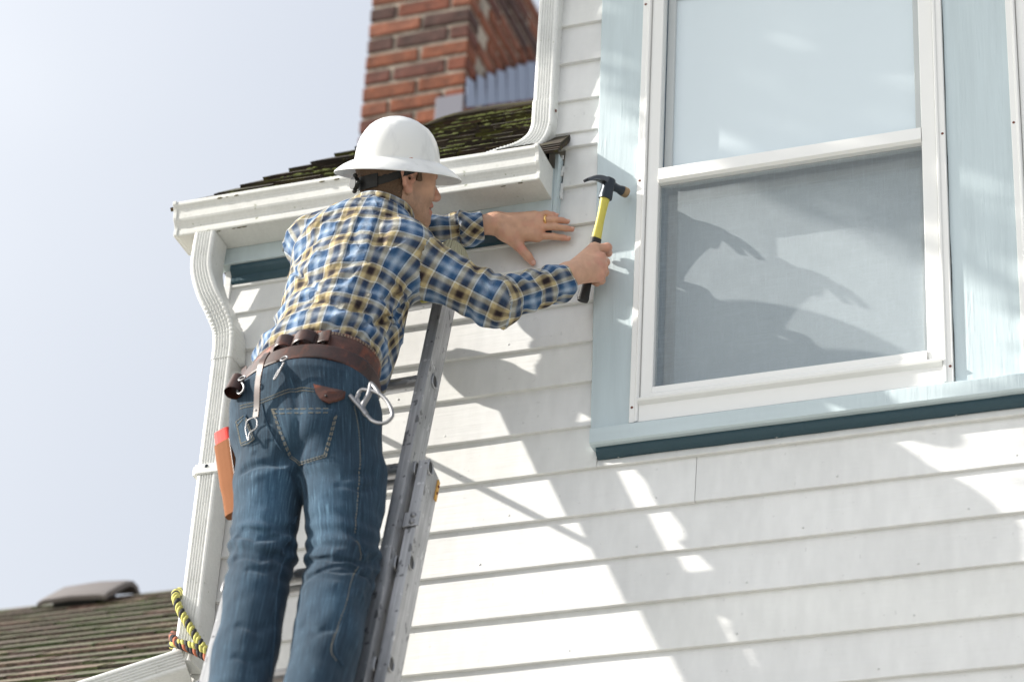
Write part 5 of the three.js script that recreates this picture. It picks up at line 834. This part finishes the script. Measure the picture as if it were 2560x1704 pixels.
// ---------------------------------------------------------------- hammer
{
  const face = px(1567, 488, 0.041), d = V(0.55, 0, -0.83).normalize(), hc = face.clone().addScaledVector(d, -0.060), he = px(1458, 753, 0.045);
  const up = hc.clone().sub(he), L = up.length(); up.normalize(); const dd = d.clone().addScaledVector(up, -d.dot(up)).normalize(), sd = up.clone().cross(dd).normalize();
  const t = thing('hammer', 'claw hammer with yellow handle and black rubber grip held in the right fist', 'hammer', A(he));
  const P = (a, b, c = 0) => hc.clone().addScaledVector(dd, a).addScaledVector(up, b).addScaledVector(sd, c);
  // head: cheek, neck and striking face turned about the head's axis
  const lathe = (pts, o, ax) => { const g = new THREE.LatheGeometry(pts.map(p => new THREE.Vector2(p[0], p[1])), 28); g.applyQuaternion(new THREE.Quaternion().setFromUnitVectors(V(0, 1, 0), ax)); g.translate(o.x, o.y, o.z); return g; };
  part(t, 'neck', lathe([[0.0125, 0], [0.0128, 0.008], [0.0108, 0.018], [0.0106, 0.028], [0.0122, 0.034], [0.0132, 0.040]], P(0.004, 0.006), dd), M.darkSteel);
  part(t, 'striking_face', lathe([[0.0130, 0], [0.0136, 0.003], [0.0136, 0.014], [0.0126, 0.0165], [0, 0.0172]], P(0.043, 0.006), dd), S([0.32, 0.22, 0.13], { roughness: 0.45, metalness: 0.7 }), 'worn bronze coloured striking face');
  const f = frameOf(dd, sd);
  { const o = []; for (let i = 0; i < 24; i++) { const a = i / 24 * 2 * Math.PI; o.push([0.0165 * Math.sign(Math.cos(a)) * Math.pow(Math.abs(Math.cos(a)), 0.6), 0.0135 * Math.sign(Math.sin(a)) * Math.pow(Math.abs(Math.sin(a)), 0.6)]); } part(t, 'cheek', sweep(o, [P(-0.002, -0.036), P(-0.002, -0.030), P(-0.002, -0.010), P(-0.001, 0.010), P(-0.001, 0.019), P(0, 0.0225)], [0.98, 1.03, 0.93, 1.0, 0.93, 0.7].map(s => ({ ...f, s }))), M.darkSteel); }
  for (const s of [-1, 1]) { const pts = [], fr = [], C = []; for (let i = 0; i <= 12; i++) { const v = i / 12; pts.push(P(-0.010 - 0.058 * v, 0.011 + 0.004 * Math.sin(v * 2.2) - 0.026 * v * v, s * lerp(0.006, 0.0095, v))); } for (let i = 0; i <= 12; i++) { const T = pts[Math.min(12, i + 1)].clone().sub(pts[Math.max(0, i - 1)]).normalize(), v = i / 12; fr.push({ a: sd, b: T.clone().cross(sd).normalize(), s: lerp(1, 0.42, v) }); } part(t, 'claw', sweep([[0.0062, 0.008], [0.0068, -0.006], [0, -0.009], [-0.0068, -0.006], [-0.0062, 0.008]], pts, fr), i_claw(s)); }
  function i_claw() { return M.claw || (M.claw = S([0.10, 0.11, 0.125], { roughness: 0.3, metalness: 0.8 })); }
  const oval = (rx, ry) => { const o = []; for (let i = 0; i < 22; i++) { const a = i / 22 * 2 * Math.PI; o.push([rx * Math.cos(a), ry * Math.sin(a)]); } return o; };
  const seg = (name, b0, b1, n, rf, m, lab) => { const path = [], fr = []; for (let i = 0; i <= n; i++) { const b = lerp(b0, b1, i / n); path.push(P(-0.002, b)); fr.push({ a: dd, b: sd, s: rf(i / n) }); } return part(t, name, sweep(oval(0.0132, 0.0108), path, fr), m, lab); };
  seg('handle', -0.034, -L * 0.475, 14, v => 1.0 - 0.17 * Math.sin(Math.PI * clamp(v * 1.1)), M.yellow, 'yellow handle with worn paint');
  seg('grip', -L * 0.462, -L, 60, v => (1.12 + 0.10 * sstep(0.72, 1, v) - 0.10 * Math.exp(-Math.pow((v - 0.45) / 0.25, 2))) * (1 - (v > 0.70 && v < 0.92 ? 0.06 * Math.pow(Math.sin(v * 100), 2) : 0)) * (v > 0.97 ? 0.90 : 1), M.rubber, 'black rubber grip');
}
// ---------------------------------------------------------------- tool belt
{
  const belt = sub(man, 'tool_belt', 'dark brown leather tool belt with loops and metal hooks');
  const base = (x, y, z) => Math.min(jeansF(x, y, z), shirtF(x, y, z)), cB = add3(J.c1, SP, -0.112), e1 = RT, e2 = back3, NN = 120;
  const radius = v => { const r = []; for (let i = 0; i < NN; i++) { const th = i / NN * 2 * Math.PI, d = add3(e1.map(q => q * Math.cos(th)), e2, Math.sin(th)), o = add3(add3(cB, SP, v), d, 0.42), h = hit(base, o, d.map(q => -q), 0.42); r.push(dot3(sub3(h, cB), d)); } const s = []; for (let i = 0; i < NN; i++) { let a = 0, w = 0; for (let k = -9; k <= 9; k++) { const g = Math.exp(-k * k / 30); a += g * r[(i + k + NN) % NN]; w += g; } s.push(a / w); } return s; };
  const vU = 0.016, vL = -0.034, rU = radius(vU - 0.012), rL = radius(vL);
  const ringP = (th, v, r, off) => { const i = ((th / (2 * Math.PI)) % 1 + 1) % 1 * NN, a = Math.floor(i) % NN, q = lerp(r[a], r[(a + 1) % NN], i - Math.floor(i)) + off, d = add3(e1.map(k => k * Math.cos(th)), e2, Math.sin(th)); return [add3(add3(cB, SP, v), d, q), d]; };
  const strip = (parent, name, th0, th1, v, r, off, prof, mat, lab, n = 100, bump = () => 0, dv = () => 0) => { const path = [], fr = []; for (let i = 0; i <= n; i++) { const u = i / n, th = lerp(th0, th1, u), [p, d] = ringP(th, v + dv(u), r, off + bump(u)); path.push(vec(p)); fr.push(frameOf(vec(d), vec(SP))); } return part(parent, name, sweep(prof, path, fr), mat, lab); };
  const band = (h, t) => [[0, -h / 2], [t * 0.7, -h / 2], [t, -h / 2 + 0.003], [t, h / 2 - 0.003], [t * 0.7, h / 2], [0, h / 2]];
  strip(belt, 'jeans_belt', 0, 2 * Math.PI, vL, rL, 0.001, band(0.044, 0.005), M.leatherDark, 'narrow dark leather belt below the padded one');
  strip(belt, 'padded_belt', 0, 2 * Math.PI, vU, rU, 0.004, [[0, -0.037], [0.006, -0.038], [0.010, -0.034], [0.012, -0.017], [0.0125, 0.013], [0.011, 0.032], [0.007, 0.039], [0, 0.039]], M.leather);
  const thOf = x => { let b = 0, e = 1e9; for (let i = 0; i <= 400; i++) { const th = lerp(-0.3, Math.PI + 0.5, i / 400), p = ringP(th, vU, rU, 0.014)[0], q = V(...p).applyMatrix4(camInv); const sx = 1280 + FPX * q.x / -q.z; if (Math.abs(sx - x) < e) { e = Math.abs(sx - x); b = th; } } return b; };
  const stitch = []; for (const [v, off] of [[vU + 0.0325, 0.0105], [vU + 0.0270, 0.0120], [vU - 0.0290, 0.0115]]) for (let i = 0; i < 96; i++) { const th = lerp(-0.5, Math.PI + 0.4, i / 96); stitch.push(cyl(vec(ringP(th, v, rU, off + 0.0042)[0]), vec(ringP(th + 0.022, v, rU, off + 0.0042)[0]), 0.0008, 0.0008, 5)); }
  part(belt, 'stitching', stitch, M.thread).userData.kind = 'stuff';
  // row of leather tool loops with rivets
  const loops = sub(belt, 'tool_loops', 'dark leather loops riveted to the left half of the belt'); let a0 = thOf(688), a1 = thOf(822);
  strip(loops, 'loop_strip', a0, a1, vU + 0.004, rU, 0.0135, band(0.036, 0.004), M.leatherDark, null, 90, u => 0.018 * Math.pow(Math.abs(Math.sin(u * 2.5 * Math.PI)), 0.8) * (u < 0.02 || u > 0.98 ? 0 : 1));
  for (const x of [746, 808]) for (const dv of [0.012, -0.007]) { const [p, d] = ringP(thOf(x), vU + dv, rU, 0.0185); const g = new THREE.TorusGeometry(0.0034, 0.0013, 6, 16); g.applyQuaternion(new THREE.Quaternion().setFromUnitVectors(V(0, 0, 1), vec(d))); g.translate(...p); part(loops, 'rivet', g, M.steel); }
  // spots on the belt as the photograph shows them
  const B = (x, y, lift = 0.02) => add3(on((X, Y, Z) => base(X, Y, Z), x, y), back3, lift);
  const strap = (parent, name, pts, w, th, mat, lab) => { const c = new THREE.CatmullRomCurve3(pts.map(vec), false, 'centripetal'), n = 30, path = c.getSpacedPoints(n), fr = path.map((p, i) => { const T = c.getTangentAt(i / n), nb = vec(back3).addScaledVector(T, -vec(back3).dot(T)).normalize(); return frameOf(T.clone().cross(nb), nb); }); return part(parent, name, sweep([[-w / 2, 0], [-w / 2, th], [w / 2, th], [w / 2, 0]], path, fr), mat, lab); };
  // strap with a wire hook
  const hk = sub(belt, 'wire_hook', 'brown strap with a bent wire hook hanging over the left pocket');
  strap(hk, 'strap', [B(684, 902, 0.024), B(674, 930, 0.030), B(662, 980, 0.026), B(652, 1030, 0.014), B(648, 1052, 0.012)], 0.017, 0.004, M.leatherDark);
  part(hk, 'wire', tube([[641, 1056], [628, 1064], [624, 1085], [626, 1096], [631, 1112], [634, 1094], [651, 1080], [652, 1062], [646, 1056]].map(([x, y]) => vec(B(x, y, 0.016))), 0.0017, 8, 90, true), M.steel);
  part(hk, 'rivet', ball(vec(B(650, 1037, 0.017)), 0.003), M.steel);
  // two snap hooks
  const snap = (pts, lab) => { const s = sub(belt, 'snap_hook', lab); part(s, 'hook', tube(pts.map(([x, y]) => vec(B(x, y, 0.020))), 0.0024, 8, 60), M.steel); const e = pts[0]; const g = new THREE.TorusGeometry(0.008, 0.0020, 8, 24); g.scale(1.2, 0.8, 1); g.applyQuaternion(new THREE.Quaternion().setFromUnitVectors(V(0, 0, 1), vec(back3))); g.translate(...B(e[0] + 4, e[1] - 6, 0.026)); part(s, 'swivel', g, M.steel); };
  snap([[722, 921], [716, 932], [710, 944], [704, 956], [697, 963], [703, 950], [710, 938]], 'steel snap hook on the middle of the belt'); snap([[617, 970], [622, 980], [620, 990], [612, 998], [606, 996], [606, 988]], 'steel snap hook on the left of the belt');
  // round pouch, strap and tan sheath on the left hip
  const po = B(606, 968, 0.012); part(belt, 'pouch', (() => { const o = add3(add3(po, RT, -0.012), SP, 0.0); const g = new THREE.CylinderGeometry(0.015, 0.021, 0.052, 24, 1, true), g2 = new THREE.CylinderGeometry(0.0125, 0.0185, 0.052, 24, 1, true); const m = new THREE.Matrix4().makeBasis(vec(RT), vec(SP), vec(back3)).setPosition(vec(o)); g.applyMatrix4(m); g2.applyMatrix4(m); return [g, g2]; })(), M.leatherDark, 'dark leather hammer loop at the left hip');
  const sh = sub(belt, 'sheath', 'tan leather knife sheath hanging from a strap at the left hip'), SZ = 0.52;
  strap(sh, 'strap', [B(612, 935, 0.020), p3(603, 975, SZ + 0.03), p3(590, 1030, SZ + 0.02), p3(582, 1085, SZ + 0.01), p3(578, 1120, SZ)], 0.016, 0.004, M.leatherDark);
  { const top = p3(561, 1110, SZ), bot = p3(586, 1286, SZ + 0.02), ax = nor3(sub3(bot, top)), n1 = nor3(sub3(back3, ax.map(v => v * dot3(back3, ax)))), s1 = crs3(ax, n1), path = [], fr = []; for (let i = 0; i <= 16; i++) { path.push(vec(mix3(top, bot, i / 16))); fr.push({ a: vec(s1), b: vec(n1), s: 1 - 0.10 * sstep(0.55, 0.75, i / 16) }); } const o = []; for (let i = 0; i < 20; i++) { const a = i / 20 * 2 * Math.PI, c = Math.cos(a), s = Math.sin(a); o.push([0.0255 * Math.sign(c) * Math.pow(Math.abs(c), 0.55), 0.013 * Math.sign(s) * Math.pow(Math.abs(s), 0.55)]); } part(sh, 'case', sweep(o, path, fr), M.leatherTan);
    const edge = []; for (let i = 0; i <= 10; i++) edge.push(vec(add3(add3(mix3(top, bot, i / 10), s1, -0.0205), n1, 0.0085))); part(sh, 'welt', tube(edge, 0.0032, 7, 30), M.leatherDark);
    strap(sh, 'flap', [p3(571, 1084, SZ + 0.005), p3(576, 1110, SZ + 0.008), p3(581, 1140, SZ + 0.01)], 0.024, 0.004, M.leatherTan);
    const rt = thing('chisel', 'red plastic tool end sticking out of the tan leather sheath', 'tool', top); const r0 = add3(top, ax, -0.038), rp = [vec(add3(top, ax, 0.012)), vec(r0)]; part(rt, 'handle', sweep(o.map(p => [p[0] * 0.84, p[1] * 0.86]), rp, [fr[0], fr[0]]), M.red); }
  // leather tongue and the big cast hook on the right
  { const pts = [[790, 968], [868, 985], [864, 1001], [845, 1008], [825, 1013], [808, 1006], [796, 990]]; const c = B(828, 990, 0.012), P = [], I = []; const cc = pts.map(([x, y]) => B(x, y, 0.012)); P.push(...add3(c, back3, 0.004)); for (const q of cc) P.push(...q); for (const q of cc) P.push(...add3(q, back3, -0.006)); const m = pts.length; for (let i = 0; i < m; i++) { const k = (i + 1) % m; I.push(0, 1 + k, 1 + i, 1 + i, 1 + k, 1 + m + i, 1 + k, 1 + m + k, 1 + m + i); } let g = new THREE.BufferGeometry(); g.setAttribute('position', new THREE.Float32BufferAttribute(P, 3)); g.setIndex(I); g = g.toNonIndexed(); g.computeVertexNormals(); boxUV(g); part(belt, 'leather_tongue', g, M.leather); part(belt, 'tongue_hole', ball(vec(B(826, 1002, 0.0175)), 0.003), M.black); }
  { const hz = dot3(B(905, 985, 0.03), [0, 0, 1]), Q = (x, y, dz = 0) => px(x, y, hz + dz), ho = sub(belt, 'hammer_holder', 'cast metal ring hook standing out from the right hip');
    const loop = [[893, 990], [903, 975], [918, 975], [940, 980], [962, 996], [977, 1020], [980, 1040], [968, 1054], [952, 1058], [932, 1052], [915, 1036], [903, 1016]].map(([x, y]) => Q(x, y)); part(ho, 'ring', tube(loop, 0.0046, 10, 120, true), M.steel);
    part(ho, 'arm', [tube([Q(876, 990, 0.004), Q(888, 1004, 0.004), Q(903, 1020, 0.003), Q(914, 1036)], 0.0055, 8, 30), tube([Q(897, 985), Q(888, 1000, 0.003)], 0.005, 8, 10), tube([Q(928, 960, -0.004), Q(922, 985), Q(906, 1018), Q(915, 1036)], 0.0065, 8, 30), tube([Q(928, 958, -0.004), Q(940, 972), Q(948, 984)], 0.005, 8, 12)], M.steel); }
}
// ---------------------------------------------------------------- rope round the foot of the downspout
{
  const t = thing('rope', 'yellow and black twisted rope tied round the foot of the corner downspout', 'rope', [-1.03, 4.5, 0.1]);
  const twist = (pts, r, mats, pitch, parent) => { const c = new THREE.CatmullRomCurve3(pts, false, 'centripetal'), L = c.getLength(), n = Math.ceil(L / pitch * 12), fr = c.computeFrenetFrames(n, false); for (let k = 0; k < 3; k++) { const q = []; for (let i = 0; i <= n; i++) { const a = i / n * L / pitch * 2 * Math.PI + k * 2 * Math.PI / 3, p = c.getPointAt(i / n); q.push(p.addScaledVector(fr.normals[i], r * Math.cos(a)).addScaledVector(fr.binormals[i], r * Math.sin(a))); } part(parent, 'strand', tube(q, r * 1.12, 7, n * 2), mats[k]); } };
  const Y = M.ropeY, K = M.ropeK, O = M.ropeO;
  twist([px(448, 1478, 0.03), px(438, 1490, 0.105), px(447, 1520, 0.112), px(470, 1560, 0.113), px(495, 1600, 0.113), px(520, 1635, 0.111), px(540, 1660, 0.09)], 0.0052, [Y, K, Y], 0.036, t);
  twist([px(432, 1585, 0.03), px(434, 1598, 0.108), px(450, 1612, 0.115), px(475, 1622, 0.116), px(500, 1634, 0.116), px(525, 1650, 0.112), px(545, 1668, 0.09)], 0.0048, [K, O, K], 0.034, t);
  twist([px(428, 1612, 0.09), px(440, 1606, 0.112), px(465, 1610, 0.118), px(500, 1622, 0.120), px(530, 1640, 0.114)], 0.0046, [Y, Y, K], 0.034, t);
}
// ---------------------------------------------------------------- unseen foliage added at the left, shaped to shade the man and upper window
{
  const X = -1.8, Z = 1.5, t = thing('added_shade_tree', 'unseen leafy crown on a trunk, added to shade the man and upper window', 'added_shade_tree', [X, 0, Z]), R = rng(97), br = [];
  const bark = S([0.10, 0.08, 0.06], { roughness: 0.95 }), leaf = Ph([0.07, 0.12, 0.03], { roughness: 0.9, transmission: 0.3, thickness: 0 });
  part(t, 'trunk', [cyl(V(X, 0, Z), V(X, 6.6, Z), 0.13, 0.08, 12), cyl(V(X, 6.6, Z), V(X - 0.4, 8.6, Z), 0.08, 0.03, 10)], bark);
  const pos = [];
  for (const [c, r, n] of [[V(-3.0, 8.60, 1.5), V(1.16, 1.0, 0.5), 5200], [V(-2.08, 6.95, 1.5), V(0.80, 0.72, 0.36), 2800], [V(-2.1, 8.0, 1.5), V(0.8, 0.7, 0.5), 1500]]) for (let k = 0; k < n; k++) {
    const q = V(R() - 0.5, R() - 0.5, R() - 0.5); if (q.length() > 0.5) { k--; continue; } const e = 1 + 0.12 * (n3(q.x * 9 + 5, q.y * 9, q.z * 9) - 0.5); q.multiply(r).multiplyScalar(2 * e).add(c); const u = V(R() - 0.5, R() - 0.5, R() - 0.5).normalize().multiplyScalar(0.04 + 0.02 * R()), w = V(R() - 0.5, R() - 0.5, R() - 0.5).cross(u).normalize().multiplyScalar(0.028);
    pos.push(...A(q.clone().sub(u)), ...A(q.clone().add(w)), ...A(q.clone().add(u)), ...A(q.clone().sub(u)), ...A(q.clone().add(u)), ...A(q.clone().sub(w)));
    if (k % 130 === 0) br.push(cyl(V(lerp(X, X - 0.4, clamp((q.y - 6.6) / 2)), clamp(q.y - 0.4, 6, 8.5), Z), q, 0.02, 0.006, 6));
  }
  part(t, 'limb', br, bark); const g = new THREE.BufferGeometry(); g.setAttribute('position', new THREE.Float32BufferAttribute(pos, 3)); g.computeVertexNormals(); part(t, 'crown', g, leaf).userData.kind = 'stuff';
}
renderer.render(scene, camera);
